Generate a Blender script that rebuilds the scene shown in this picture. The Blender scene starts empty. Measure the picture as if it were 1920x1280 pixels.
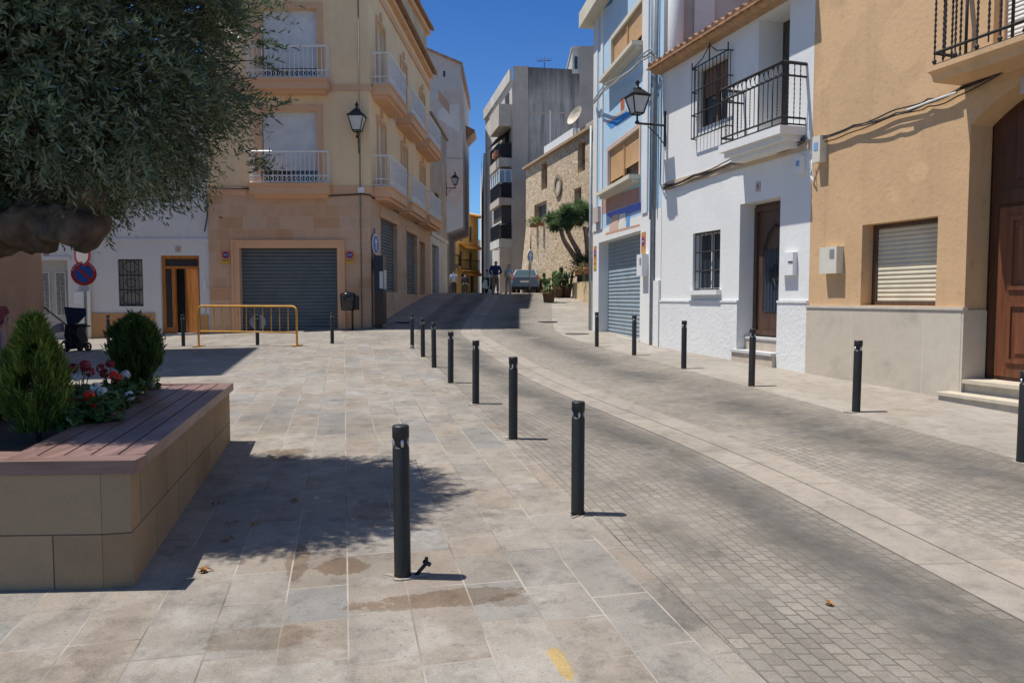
import bpy, bmesh, math, random
import numpy as np
from mathutils import Vector, Matrix
random.seed(7); rng = np.random.default_rng(7)
scene = bpy.context.scene
# ---------------------------------------------------------------- camera, sky, sun, exposure
CAM_Z, FPX, PITCH = 1.6, 1387.0, math.atan(80/1387)
cd = bpy.data.cameras.new("camera"); cam = bpy.data.objects.new("camera", cd)
scene.collection.objects.link(cam); scene.camera = cam
cam.location = (0, 0, CAM_Z); cam.rotation_euler = (math.pi/2-PITCH, 0, 0)
cd.sensor_width = 36; cd.lens = FPX/1920*36; cd.clip_end = 3000; cd.clip_start = .05
SUN_EL = math.radians(69.3)
SUN = Vector((-.9976*math.cos(SUN_EL), .07*math.cos(SUN_EL), math.sin(SUN_EL)))
world = bpy.data.worlds.new("World"); scene.world = world; world.use_nodes = True
wn = world.node_tree.nodes; wn.clear()
sky = wn.new('ShaderNodeTexSky'); sky.sky_type = 'NISHITA'; sky.sun_disc = False
sky.sun_elevation = SUN_EL; sky.sun_rotation = math.radians(-86); sky.altitude = 1200
sky.air_density = 1.0; sky.dust_density = .3; sky.ozone_density = 4.0
bg = wn.new('ShaderNodeBackground'); bg.inputs[1].default_value = .105
wo = wn.new('ShaderNodeOutputWorld')
tcw = wn.new('ShaderNodeTexCoord'); sxw = wn.new('ShaderNodeSeparateXYZ'); rw = wn.new('ShaderNodeValToRGB'); mw = wn.new('ShaderNodeMix'); mw.data_type = 'RGBA'; mw.blend_type = 'MULTIPLY'; mw.inputs[0].default_value = 1
rw.color_ramp.elements[0].position = .06; rw.color_ramp.elements[0].color = (.58, .82, .98, 1); rw.color_ramp.elements[1].position = .75; rw.color_ramp.elements[1].color = (1, 1, 1, 1)
_e = rw.color_ramp.elements.new(.38); _e.color = (.29, .57, .92, 1)
wl = world.node_tree.links; wl.new(tcw.outputs['Generated'], sxw.inputs[0]); wl.new(sxw.outputs[2], rw.inputs[0]); wl.new(sky.outputs[0], mw.inputs[6]); wl.new(rw.outputs[0], mw.inputs[7])
wl.new(mw.outputs[2], bg.inputs[0]); world.node_tree.links.new(bg.outputs[0], wo.inputs[0])
sl = bpy.data.lights.new("sun", 'SUN'); sl.energy = 4.5; sl.angle = math.radians(.5); sl.color = (1, .95, .88)
so = bpy.data.objects.new("sun", sl); scene.collection.objects.link(so)
so.location = (0, 0, 60); so.rotation_euler = (-SUN).to_track_quat('-Z', 'Y').to_euler()
vs = scene.view_settings; vs.view_transform = 'Standard'; vs.look = 'None'; vs.gamma = 1; vs.exposure = .36; vs.use_curve_mapping = False
# ---------------------------------------------------------------- helpers
C = scene.collection
OFF = {}
cp, sp_ = math.cos(PITCH), math.sin(PITCH)
def ray(px, py):
    x, y = px-960, 640-py
    return Vector((x, cp*FPX+sp_*y, -sp_*FPX+cp*y)).normalized()
O = Vector((0, 0, CAM_Z))
def sst(a, b, x):
    t = min(1, max(0, (x-a)/(b-a))); return t*t*(3-2*t)
_rt = [0.0]
for i in range(1, 4000):
    Y = i*.05
    s = .0735*sst(22, 24.5, Y)*(1-sst(33.5, 37, Y)) - .0365*sst(36, 44, Y)
    _rt.append(_rt[-1]+s*.05)
def g(X, Y):
    k = .0265 if X > -4 else max(.004, .0265+.00165*(X+4))
    i = max(0, min(3998, Y/.05)); j = int(i)
    r = _rt[j]+(_rt[j+1]-_rt[j])*(i-j)
    s = X-(3.9-.222*(Y-8.37))
    lift = .085*min(1.2, max(0, (s+2.5)/2.5))*(1-sst(17, 26, Y))
    return k*Y+r+lift
def gp(px, py):                      # where the sight line of a photo pixel meets the ground
    d = ray(px, py); t = .5
    for _ in range(6000):
        p = O+d*t
        if p.z <= g(p.x, p.y): break
        t += .05
    a, b = t-.05, t
    for _ in range(30):
        m = (a+b)/2; p = O+d*m
        if p.z <= g(p.x, p.y): b = m
        else: a = m
    p = O+d*b; return Vector((p.x, p.y, g(p.x, p.y)))
def at(px, py, Y):
    d = ray(px, py); return O+d*(Y/d.y)
class Face:                          # a vertical facade plane: u along it, z up, d out of it
    def __init__(s, a, b):
        s.o = Vector((a[0], a[1], 0)); s.U = Vector((b[0]-a[0], b[1]-a[1], 0)); s.len = s.U.length; s.U.normalize()
        n = Vector((s.U.y, -s.U.x, 0)); s.N = n if n.dot(O-s.o) > 0 else -n
    def P(s, u, z, d=0): return s.o+s.U*u+s.N*d+Vector((0, 0, z))
    def uz(s, px, py, d=0):
        r = ray(px, py); t = (s.o+s.N*d-O).dot(s.N)/r.dot(s.N); p = O+r*t
        return (p-s.o).dot(s.U), p.z
    def u(s, px, py, d=0): return s.uz(px, py, d)[0]
    def z(s, px, py, d=0): return s.uz(px, py, d)[1]
class MB:
    def __init__(s): s.v = []; s.f = []; s.sm = []; s.uv = {}
    def face(s, pts, smooth=False, uv=None):
        i = len(s.v); s.v += [tuple(p) for p in pts]; s.f.append(tuple(range(i, i+len(pts)))); s.sm.append(smooth)
        if uv: s.uv[len(s.f)-1] = uv
    def hexa(s, c):                  # 8 corners: 0-3 bottom loop, 4-7 top loop
        i = len(s.v); s.v += [tuple(p) for p in c]
        for q in ((3, 2, 1, 0), (4, 5, 6, 7), (0, 1, 5, 4), (1, 2, 6, 5), (2, 3, 7, 6), (3, 0, 4, 7)):
            s.f.append(tuple(i+k for k in q)); s.sm.append(False)
    def box(s, x0, x1, y0, y1, z0, z1):
        s.hexa([(x0, y0, z0), (x1, y0, z0), (x1, y1, z0), (x0, y1, z0), (x0, y0, z1), (x1, y0, z1), (x1, y1, z1), (x0, y1, z1)])
    def fbox(s, F, u0, u1, z0, z1, d0, d1):
        P = F.P; s.hexa([P(u0, z0, d1), P(u1, z0, d1), P(u1, z0, d0), P(u0, z0, d0), P(u0, z1, d1), P(u1, z1, d1), P(u1, z1, d0), P(u0, z1, d0)])
    def prism(s, pts, vec):          # planar polygon pushed along vec
        vec = Vector(vec); n = len(pts); i = len(s.v)
        s.v += [tuple(p) for p in pts]+[tuple(Vector(p)+vec) for p in pts]
        s.f.append(tuple(range(i, i+n))); s.f.append(tuple(range(i+2*n-1, i+n-1, -1))); s.sm += [False, False]
        for k in range(n):
            q = (k+1) % n; s.f.append((i+q, i+k, i+n+k, i+n+q)); s.sm.append(False)
    def tube(s, pts, r, n=8, cap=True, smooth=True):
        pts = [Vector(p) for p in pts]; R = r if isinstance(r, (list, tuple)) else [r]*len(pts)
        base = len(s.v); prev = None
        for k, p in enumerate(pts):
            a = pts[max(0, k-1)]; b = pts[min(len(pts)-1, k+1)]; t = (b-a).normalized()
            if prev is None: x = t.orthogonal().normalized()
            else:
                x = prev-t*prev.dot(t)
                x = x.normalized() if x.length > 1e-6 else t.orthogonal().normalized()
            prev = x; y = t.cross(x)
            for j in range(n):
                a2 = 2*math.pi*(j+.5)/n; s.v.append(tuple(p+(x*math.cos(a2)+y*math.sin(a2))*R[k]))
        for k in range(len(pts)-1):
            for j in range(n):
                q = (j+1) % n; s.f.append((base+k*n+j, base+k*n+q, base+k*n+n+q, base+k*n+n+j)); s.sm.append(smooth and n > 4)
        if cap:
            s.f.append(tuple(base+j for j in range(n-1, -1, -1))); e = base+(len(pts)-1)*n
            s.f.append(tuple(e+j for j in range(n))); s.sm += [False, False]
    def bar(s, a, b, w=.02): s.tube([a, b], w*.707, 4, True, False)
    def lathe(s, prof, c=(0, 0, 0), n=20, cap=True, smooth=True):
        base = len(s.v)
        for r, z in prof:
            for j in range(n):
                a = 2*math.pi*j/n; s.v.append((c[0]+r*math.cos(a), c[1]+r*math.sin(a), c[2]+z))
        for k in range(len(prof)-1):
            for j in range(n):
                q = (j+1) % n; s.f.append((base+k*n+j, base+k*n+q, base+k*n+n+q, base+k*n+n+j)); s.sm.append(smooth)
        if cap:
            s.f.append(tuple(base+j for j in range(n-1, -1, -1))); e = base+(len(prof)-1)*n
            s.f.append(tuple(e+j for j in range(n))); s.sm += [False, False]
    def disc(s, c, nrm, r, th, n=24, hole=0):
        nrm = Vector(nrm).normalized(); x = nrm.cross(Vector((0, 0, 1)))
        x = x.normalized() if x.length > .01 else Vector((1, 0, 0)); y = nrm.cross(x); c = Vector(c)
        ring = lambda rr: [c+(x*math.cos(2*math.pi*j/n)+y*math.sin(2*math.pi*j/n))*rr for j in range(n)]
        o = ring(r)
        if not hole: s.prism(o, nrm*th)
        else:
            h = ring(hole)
            for j in range(n):
                q = (j+1) % n; e = nrm*th
                s.face([o[j]+e, o[q]+e, h[q]+e, h[j]+e]); s.face([o[j], o[q], o[q]+e, o[j]+e]); s.face([h[q], h[j], h[j]+e, h[q]+e])
    def build(s, name, mat, parent=None, loc=None):
        off = Vector(loc) if loc is not None else (OFF[parent.name] if parent else Vector((0, 0, 0)))
        me = bpy.data.meshes.new(name)
        me.from_pydata([tuple(Vector(p)-off) for p in s.v], [], s.f)
        me.polygons.foreach_set('use_smooth', s.sm)
        uvl = me.uv_layers.new(name='UVMap')
        for p in me.polygons:
            cu = s.uv.get(p.index)
            n = p.normal
            t = None if abs(n.z) > .7 else Vector((-n.y, n.x, 0)).normalized()
            for k, li in enumerate(p.loop_indices):
                if cu: uvl.data[li].uv = cu[k]
                else:
                    co = Vector(s.v[me.loops[li].vertex_index])
                    uvl.data[li].uv = (co.x, co.y) if t is None else (co.dot(t), co.z)
        if mat: me.materials.append(mat)
        o = bpy.data.objects.new(name, me); C.objects.link(o)
        if parent: o.parent = parent; OFF[o.name] = off
        else: o.location = off; OFF[o.name] = off
        me.update(); return o
def tag(o, label=None, cat=None, group=None, kind=None):
    if label: o['label'] = label
    if cat: o['category'] = cat
    if group: o['group'] = group
    if kind: o['kind'] = kind
    return o
def thing(name, loc, label, cat, group=None, kind=None):
    o = bpy.data.objects.new(name, None); C.objects.link(o); o.location = loc; o.empty_display_size = .2
    OFF[o.name] = Vector(loc); return tag(o, label, cat, group, kind)
def npmesh(name, V, Fq, mat, parent=None, loc=None, col=None, smooth=False):
    off = np.array(loc if loc is not None else (OFF[parent.name] if parent else (0, 0, 0)), dtype=float)
    me = bpy.data.meshes.new(name); V = V-off; n = len(Fq); k = Fq.shape[1]
    me.vertices.add(len(V)); me.vertices.foreach_set('co', V.astype(np.float32).ravel())
    me.loops.add(n*k); me.loops.foreach_set('vertex_index', Fq.astype(np.int32).ravel())
    me.polygons.add(n); me.polygons.foreach_set('loop_start', np.arange(0, n*k, k, dtype=np.int32))
    me.polygons.foreach_set('loop_total', np.full(n, k, dtype=np.int32))
    if smooth: me.polygons.foreach_set('use_smooth', np.ones(n, dtype=bool))
    me.update(calc_edges=True)
    if col is not None:
        ca = me.attributes.new('tone', 'FLOAT', 'FACE'); ca.data.foreach_set('value', col.astype(np.float32))
    me.materials.append(mat); o = bpy.data.objects.new(name, me); C.objects.link(o)
    if parent: o.parent = parent
    else: o.location = off
    OFF[o.name] = Vector(off); return o
def copy_tree(o, parent=None):
    c = o.copy(); C.objects.link(c)
    if parent: c.parent = parent
    for ch in list(o.children): copy_tree(ch, c)
    return c
def text_mb(mb, txt, F, u, z, d, size, depth=.004):   # writing set on a facade plane, centred
    cu = bpy.data.curves.new('t', 'FONT'); cu.body = txt; cu.size = size; cu.align_x = 'CENTER'; cu.align_y = 'CENTER'
    o = bpy.data.objects.new('t', cu); C.objects.link(o)
    dg = bpy.context.evaluated_depsgraph_get(); me = o.evaluated_get(dg).to_mesh()
    right = Vector((0, 0, 1)).cross(F.N).normalized(); sg = 1 if right.dot(F.U) > 0 else -1
    pts = [F.P(u+sg*v.co.x, z+v.co.y, d) for v in me.vertices]
    for p in me.polygons: mb.prism([pts[i] for i in p.vertices], F.N*depth)
    bpy.data.objects.remove(o); bpy.data.curves.remove(cu)
# ---------------------------------------------------------------- materials
def lnk(nt, a, b): nt.links.new(a, b)
def newmat(name):
    m = bpy.data.materials.new(name); m.use_nodes = True; nt = m.node_tree
    return m, nt, nt.nodes['Principled BSDF']
def N(nt, t, **k):
    n = nt.nodes.new(t)
    for a, b in k.items(): setattr(n, a, b)
    return n
def noise(nt, vec, scale, detail=4, rough=.55):
    n = N(nt, 'ShaderNodeTexNoise'); n.inputs['Scale'].default_value = scale; n.inputs['Detail'].default_value = detail; n.inputs['Roughness'].default_value = rough
    lnk(nt, vec, n.inputs['Vector']); return n.outputs['Fac']
def ramp(nt, fac, stops):
    r = N(nt, 'ShaderNodeValToRGB'); e = r.color_ramp.elements
    while len(e) < len(stops): e.new(.5)
    for k, (p, c) in enumerate(stops): e[k].position = p; e[k].color = (c, c, c, 1) if not hasattr(c, '__len__') else (*c[:3], 1)
    lnk(nt, fac, r.inputs[0]); return r.outputs[0]
def mixc(nt, fac, a, b, mode='MIX'):
    m = N(nt, 'ShaderNodeMix', data_type='RGBA', blend_type=mode)
    for s, v in ((0, fac), (6, a), (7, b)):
        if hasattr(v, 'is_linked') or isinstance(v, bpy.types.NodeSocket): lnk(nt, v, m.inputs[s])
        elif s == 0: m.inputs[0].default_value = v
        else: m.inputs[s].default_value = (*v[:3], 1)
    return m.outputs[2]
def math_(nt, op, a, b=0, c=None, clamp=False):
    m = N(nt, 'ShaderNodeMath', operation=op, use_clamp=clamp)
    for k, v in enumerate((a, b, c)):
        if v is None: continue
        if isinstance(v, bpy.types.NodeSocket): lnk(nt, v, m.inputs[k])
        else: m.inputs[k].default_value = v
    return m.outputs[0]
def bumpit(nt, bs, h, strength, dist=.02):
    b = N(nt, 'ShaderNodeBump'); b.inputs['Strength'].default_value = strength; b.inputs['Distance'].default_value = dist
    lnk(nt, h, b.inputs['Height']); lnk(nt, b.outputs[0], bs.inputs['Normal'])
def pos(nt): return N(nt, 'ShaderNodeNewGeometry').outputs['Position']
def uvn(nt): return N(nt, 'ShaderNodeUVMap').outputs['UV']
def scl(c, k): return tuple(min(1, x*k) for x in c)
MATS = {}
def plain(name, c, rough=.7, var=.12, vs=3, bump=.15, bs=60, metal=0, streak=0, spec=.4, dirt=None):
    if name in MATS: return MATS[name]
    m, nt, b = newmat(name); p = pos(nt)
    f = noise(nt, p, vs, 5); col = ramp(nt, f, [(.3, scl(c, 1-var)), (.7, scl(c, 1+var*.6))])
    if streak:
        mp = N(nt, 'ShaderNodeMapping'); mp.inputs['Scale'].default_value = (7, 7, .45); lnk(nt, p, mp.inputs[0])
        s = noise(nt, mp.outputs[0], 1, 5, .6); col = mixc(nt, ramp(nt, s, [(.5, 0), (.75, streak)]), col, scl(dirt or c, .45 if not dirt else 1))
    lnk(nt, col, b.inputs['Base Color']); b.inputs['Roughness'].default_value = rough; b.inputs['Metallic'].default_value = metal
    b.inputs['Specular IOR Level'].default_value = spec
    if bump: bumpit(nt, b, noise(nt, p, bs, 4, .6), bump, .01)
    MATS[name] = m; return m
def stucco(name, c, lump=.25, streak=.25, var=.1, dirt=None):
    if name in MATS: return MATS[name]
    m, nt, b = newmat(name); p = pos(nt)
    f = noise(nt, p, .9, 6, .6); col = ramp(nt, f, [(.3, scl(c, 1-var)), (.7, scl(c, 1+var*.5))])
    mp = N(nt, 'ShaderNodeMapping'); mp.inputs['Scale'].default_value = (5, 5, .35); lnk(nt, p, mp.inputs[0])
    s = noise(nt, mp.outputs[0], 1, 6, .65); col = mixc(nt, ramp(nt, s, [(.5, 0), (.8, streak)]), col, dirt or scl(c, .6))
    col = mixc(nt, math_(nt, 'MULTIPLY', ramp(nt, noise(nt, p, .7, 3, .5), [(.56, 0), (.585, 1)]), min(.8, streak*1.6)), col, scl(c, 1.13))
    col = mixc(nt, math_(nt, 'MULTIPLY', ramp(nt, noise(nt, p, 7, 6, .72), [(.56, 0), (.7, 1)]), min(.6, streak*1.3)), col, dirt or scl(c, .68))
    lnk(nt, col, b.inputs['Base Color']); b.inputs['Roughness'].default_value = .9; b.inputs['Specular IOR Level'].default_value = .2
    h = math_(nt, 'ADD', noise(nt, p, 14, 5, .6), math_(nt, 'MULTIPLY', noise(nt, p, 90, 3), .35))
    bumpit(nt, b, h, lump, .03); MATS[name] = m; return m
def bricks(name, cols, w, h, mortar=.006, mcol=(.3, .26, .2), off=.5, rough=.85, rowshift=False, grain=.2, bump=.3, stains=None, blot=.3, light=False, grime=0, patchy=0):
    m, nt, b = newmat(name); uv = uvn(nt); vec = uv
    if rowshift:
        sx = N(nt, 'ShaderNodeSeparateXYZ'); lnk(nt, uv, sx.inputs[0])
        row = math_(nt, 'FLOOR', math_(nt, 'DIVIDE', sx.outputs[1], h))
        w1 = N(nt, 'ShaderNodeTexWhiteNoise', noise_dimensions='1D'); lnk(nt, row, w1.inputs['W'])
        wob = math_(nt, 'MULTIPLY', math_(nt, 'SINE', math_(nt, 'ADD', math_(nt, 'MULTIPLY', sx.outputs[0], 2.3), math_(nt, 'MULTIPLY', row, 1.7))), .17)
        cx = N(nt, 'ShaderNodeCombineXYZ'); lnk(nt, math_(nt, 'ADD', math_(nt, 'ADD', sx.outputs[0], wob), math_(nt, 'MULTIPLY', w1.outputs[0], 7.0)), cx.inputs[0]); lnk(nt, sx.outputs[1], cx.inputs[1]); vec = cx.outputs[0]
    br = N(nt, 'ShaderNodeTexBrick'); br.offset = off; br.inputs['Scale'].default_value = 1; br.inputs['Brick Width'].default_value = w; br.inputs['Row Height'].default_value = h
    br.inputs['Mortar Size'].default_value = mortar; br.inputs['Mortar Smooth'].default_value = .1; br.inputs['Bias'].default_value = 0
    br.inputs['Color1'].default_value = (0, 0, 0, 1); br.inputs['Color2'].default_value = (1, 1, 1, 1); br.inputs['Mortar'].default_value = (.5, .5, .5, 1)
    lnk(nt, vec, br.inputs['Vector']); n = len(cols)
    col = ramp(nt, br.outputs['Color'], [(i/(n-1) if n > 1 else 0, c) for i, c in enumerate(cols)])
    p = pos(nt)
    if blot: col = mixc(nt, blot, col, ramp(nt, noise(nt, p, 1.7, 6, .65), [(.3, .55), (.5, 1), (.72, .75)]), 'MULTIPLY')
    if grain: col = mixc(nt, grain, col, ramp(nt, noise(nt, p, 120, 3, .7), [(.25, .3), (.75, 1)]), 'MULTIPLY')
    if grime:
        col = mixc(nt, grime, col, ramp(nt, noise(nt, p, .55, 4, .6), [(.32, .74), (.5, .98), (.7, 1.06)]), 'MULTIPLY')
        col = mixc(nt, grime, col, ramp(nt, noise(nt, p, 5.5, 7, .72), [(.3, .62), (.48, 1), (.7, 1.1)]), 'MULTIPLY')
        mg = N(nt, 'ShaderNodeMapping'); mg.inputs['Scale'].default_value = (2.2, 9, 1); lnk(nt, uv, mg.inputs[0])
        col = mixc(nt, math_(nt, 'MULTIPLY', ramp(nt, noise(nt, mg.outputs[0], 1, 6, .7), [(.5, 0), (.68, 1)]), grime*.3), col, (.24, .2, .155))
        col = mixc(nt, math_(nt, 'MULTIPLY', ramp(nt, noise(nt, p, 2.1, 6, .7), [(.54, 0), (.64, 1)]), grime*.3), col, (.43, .41, .375))
        col = mixc(nt, math_(nt, 'MULTIPLY', ramp(nt, noise(nt, p, 38, 3, .6), [(.62, 0), (.7, 1)]), grime*.55), col, (.12, .1, .085))
    if stains: col = stains(nt, uv, p, col)
    mc = mixc(nt, ramp(nt, noise(nt, p, 1.1, 3), [(.45, 0), (.6, 1)]), mcol, scl(mcol, .3)) if light else mcol
    fm = math_(nt, 'MULTIPLY', br.outputs['Fac'], ramp(nt, noise(nt, p, 1.6, 5, .65), [(.38, 1-patchy), (.6, 1)])) if patchy else br.outputs['Fac']
    col = mixc(nt, fm, col, mc); lnk(nt, col, b.inputs['Base Color'])
    b.inputs['Roughness'].default_value = rough; b.inputs['Specular IOR Level'].default_value = .25
    hh = math_(nt, 'SUBTRACT', math_(nt, 'MULTIPLY', noise(nt, p, 60, 4, .6), .35), br.outputs['Fac'])
    bumpit(nt, b, hh, bump, .01); MATS[name] = m; return m
def leafmat(name, dark, light, rough=.5, trans=.25):
    m, nt, b = newmat(name); a = N(nt, 'ShaderNodeAttribute', attribute_name='tone')
    col = ramp(nt, a.outputs['Fac'], [(0, dark), (1, light)]); lnk(nt, col, b.inputs['Base Color'])
    b.inputs['Roughness'].default_value = rough; b.inputs['Specular IOR Level'].default_value = .45
    t = N(nt, 'ShaderNodeBsdfTranslucent'); lnk(nt, mixc(nt, .5, col, (.3, .4, .05)), t.inputs[0])
    mx = N(nt, 'ShaderNodeMixShader'); mx.inputs[0].default_value = trans
    lnk(nt, b.outputs[0], mx.inputs[1]); lnk(nt, t.outputs[0], mx.inputs[2]); lnk(nt, mx.outputs[0], nt.nodes['Material Output'].inputs[0])
    MATS[name] = m; return m
def slat(name, c, pitch, depth=.5, rough=.5, metal=0, dark=.45):     # roller shutter slats: a profile repeated along z
    if name in MATS: return MATS[name]
    m, nt, b = newmat(name); p = pos(nt); sx = N(nt, 'ShaderNodeSeparateXYZ'); lnk(nt, p, sx.inputs[0])
    f = math_(nt, 'FRACT', math_(nt, 'DIVIDE', sx.outputs[2], pitch))
    groove = ramp(nt, f, [(0, 0), (.06, 0), (.12, 1), (1, 1)])
    base = ramp(nt, noise(nt, p, 2.5, 5), [(.3, scl(c, .85)), (.7, scl(c, 1.1))])
    lnk(nt, mixc(nt, groove, scl(c, dark), base), b.inputs['Base Color'])
    prof = math_(nt, 'SINE', math_(nt, 'MULTIPLY', f, math.pi))
    bumpit(nt, b, prof, depth, pitch*.35); b.inputs['Roughness'].default_value = rough; b.inputs['Metallic'].default_value = metal
    MATS[name] = m; return m
def wood(name, c, rough=.5, ax=2, sc=1.0):
    if name in MATS: return MATS[name]
    m, nt, b = newmat(name); p = pos(nt); mp = N(nt, 'ShaderNodeMapping')
    s = [14*sc, 14*sc, 14*sc]; s[ax] = .8*sc; mp.inputs['Scale'].default_value = s; lnk(nt, p, mp.inputs[0])
    f = noise(nt, mp.outputs[0], 1.5, 6, .65)
    lnk(nt, ramp(nt, f, [(.25, scl(c, .45)), (.5, c), (.8, scl(c, 1.5))]), b.inputs['Base Color']); b.inputs['Roughness'].default_value = rough
    bumpit(nt, b, f, .15, .01); MATS[name] = m; return m
def glass(name, c=(.03, .04, .05)):
    if name in MATS: return MATS[name]
    m, nt, b = newmat(name); b.inputs['Base Color'].default_value = (*c, 1); b.inputs['Roughness'].default_value = .08; b.inputs['Specular IOR Level'].default_value = .8
    bumpit(nt, b, noise(nt, pos(nt), 1.5, 2), .03, .05); MATS[name] = m; return m
IRON = plain('black_iron', (.018, .02, .022), .5, .3, 8, .1, 90)
GREYMET = plain('grey_metal', (.3, .31, .32), .45, .15, 6, .05, 80, .6)
WHITEMET = plain('white_metal', (.72, .72, .72), .45, .08, 6, .05)
GLASS = glass('dark_glass')
CABLE = plain('black_cable', (.03, .028, .027), .6, .4, 10, 0)
CREAMBOX = plain('cream_plastic', (.62, .59, .5), .45, .06, 6, .03)
WHITEBOX = plain('white_plastic', (.72, .73, .73), .45, .06, 6, .03)
RED = plain('sign_red', (.5, .04, .03), .4, .1, 8, 0); BLUE = plain('sign_blue', (.03, .12, .42), .4, .1, 8, 0)
YELLOW = plain('sign_yellow', (.6, .38, .06), .5, .1, 8, 0); SWHITE = plain('sign_white', (.75, .75, .75), .4, .05, 8, 0)
TERRA = plain('roof_tile', (.36, .2, .11), .85, .45, 7, .3, 40)
# ---------------------------------------------------------------- ground
def interp(tab):
    ys = [a for a, _ in tab]; xs = [b for _, b in tab]
    return lambda Y: float(np.interp(Y, ys, xs))
def smooth_tab(tab, w=1.2):
    f = interp(tab); return lambda Y: sum(f(Y+k*w/3) for k in range(-3, 4))/7
Gc = smooth_tab([(-6, 5.0), (0, 3.35), (3.7, 2.62), (5.9, 2.27), (8, 1.68), (10, 1.03), (12.6, .36), (17, -.45), (22, -1.27), (25, -1.3), (28, -1.17), (34, -.86), (45, -.8), (70, -.9)])
Lc = smooth_tab([(-6, 3.05), (5, .55), (17, -2.15), (20, -2.7), (25, -3.1), (35.5, -2.6), (70, -2.4)])
Rc = smooth_tab([(-6, 6.95), (8.37, 3.78), (17.1, 1.85), (20, 1.35), (24, 1.3), (30, 1.6), (45, 1.9), (70, 1.2)])
ROT = math.atan(.227); cr, sr = math.cos(ROT), math.sin(ROT)
def st(X, Y): return (Y*cr-X*sr, X*cr+Y*sr)          # along / across the paving courses
def sheet(name, left, right, y0, y1, dz, mat, nx, ny, uvf=None, label=None):
    mb = MB(); grid = []
    for j in range(ny+1):
        t = j/ny; Y = y0+(y1-y0)*t
        a, b = left(Y), right(Y)
        grid.append([(a+(b-a)*i/nx, Y) for i in range(nx+1)])
    for j in range(ny):
        for i in range(nx):
            q = [grid[j][i], grid[j][i+1], grid[j+1][i+1], grid[j+1][i]]
            mb.face([(x, y, g(x, y)+dz) for x, y in q], True, [uvf(x, y) if uvf else st(x, y) for x, y in q])
    o = mb.build(name, mat); o['kind'] = 'structure'
    if label: o['label'] = label
    return o
def spots(*lst):                                     # damp and rust marks that lie on the slabs
    def f(nt, uv, p, col):
        wob = math_(nt, 'ADD', math_(nt, 'MULTIPLY', math_(nt, 'SUBTRACT', noise(nt, p, 4.5, 8, .68), .5), 3.6), math_(nt, 'MULTIPLY', math_(nt, 'SUBTRACT', noise(nt, p, 40, 4, .7), .5), .9))
        for (px, py, rt, rs, c, k) in lst:
            w = gp(px, py); t0, s0 = st(w.x, w.y)
            sx = N(nt, 'ShaderNodeSeparateXYZ'); lnk(nt, uv, sx.inputs[0])
            a = math_(nt, 'POWER', math_(nt, 'ABSOLUTE', math_(nt, 'DIVIDE', math_(nt, 'SUBTRACT', sx.outputs[0], t0), rt)), 2)
            b_ = math_(nt, 'POWER', math_(nt, 'ABSOLUTE', math_(nt, 'DIVIDE', math_(nt, 'SUBTRACT', sx.outputs[1], s0), rs)), 2)
            d = math_(nt, 'ADD', math_(nt, 'ADD', a, b_), wob)
            col = mixc(nt, math_(nt, 'MULTIPLY', ramp(nt, d, [(.66, 1), (.8, 0)]), k), col, c, 'MULTIPLY')
        return col
    return f
W_ = (.62, .5, .4)
PAVE = bricks('plaza_stone', [(.285, .262, .228), (.345, .298, .242), (.335, .312, .275), (.32, .268, .215), (.275, .265, .245), (.37, .335, .282)], .52, .3, .0045, (.37, .33, .285), 0, .8, True, .55, .4, light=True, blot=.6, grime=1.0, patchy=.75,
    stains=spots((640, 1060, .13, .17, W_, .85), (840, 1120, .11, .5, W_, .8), (540, 850, .35, .22, W_, .8), (960, 1125, .1, .12, W_, .5), (560, 1050, .3, .07, W_, .7),
                 (1310, 1140, .2, .35, (.6, .62, .65), .6), (1050, 1240, .16, .05, (1.25, .98, .45), .9), (700, 960, .35, .2, W_, .4), (490, 1195, .12, .3, W_, .5), (215, 1190, .4, .13, (.8, .74, .72), .5)))
STREETSLAB = bricks('pavement_slab', [(.335, .3, .252), (.37, .33, .28), (.38, .35, .305), (.35, .305, .25)], .9, .6, .004, (.3, .26, .22), .4, .85, False, .4, .2, blot=.45, grime=.7, patchy=.7)
def tyre(nt, uv, p, col):
    sx = N(nt, 'ShaderNodeSeparateXYZ'); lnk(nt, uv, sx.inputs[0]); s = sx.outputs[1]
    s = math_(nt, 'ADD', s, math_(nt, 'MULTIPLY', math_(nt, 'SUBTRACT', noise(nt, p, .45, 2), .5), .7))
    n1 = ramp(nt, noise(nt, p, .75, 5, .7), [(.34, .3), (.55, 1)])
    tot = None
    for c0, w in ((-.68, .34), (1.45, .5), (-1.5, .22)):
        q = math_(nt, 'POWER', math_(nt, 'ABSOLUTE', math_(nt, 'DIVIDE', math_(nt, 'SUBTRACT', s, c0), w)), 2)
        e = math_(nt, 'MULTIPLY', math_(nt, 'EXPONENT', math_(nt, 'MULTIPLY', q, -1)), .9 if c0 > -1 else .45)
        tot = e if tot is None else math_(nt, 'ADD', tot, e)
    return mixc(nt, math_(nt, 'MULTIPLY', math_(nt, 'MULTIPLY', tot, n1), .95, clamp=True), col, (.33, .36, .4), 'MULTIPLY')
SETTS = bricks('road_setts', [(.27, .24, .2), (.345, .305, .25), (.305, .278, .24), (.375, .33, .268)], .092, .075, .005, (.11, .098, .085), .5, .85, False, .6, .4, stains=tyre, blot=.4, grime=.55, patchy=.72)
GUTTER = bricks('gutter_stone', [(.325, .288, .242), (.36, .315, .262), (.34, .305, .262)], .8, 5, .006, (.2, .18, .15), 0, .8, True, .4, .2, blot=.5, grime=.8)
EARTH = plain('ground_earth', (.3, .27, .23), .95, .2, .3)
mb = MB()
def gg(x, y): return g(max(-60, min(60, x)), max(-10, min(70, y)))-.15-.02*max(0, y-70)
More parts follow.
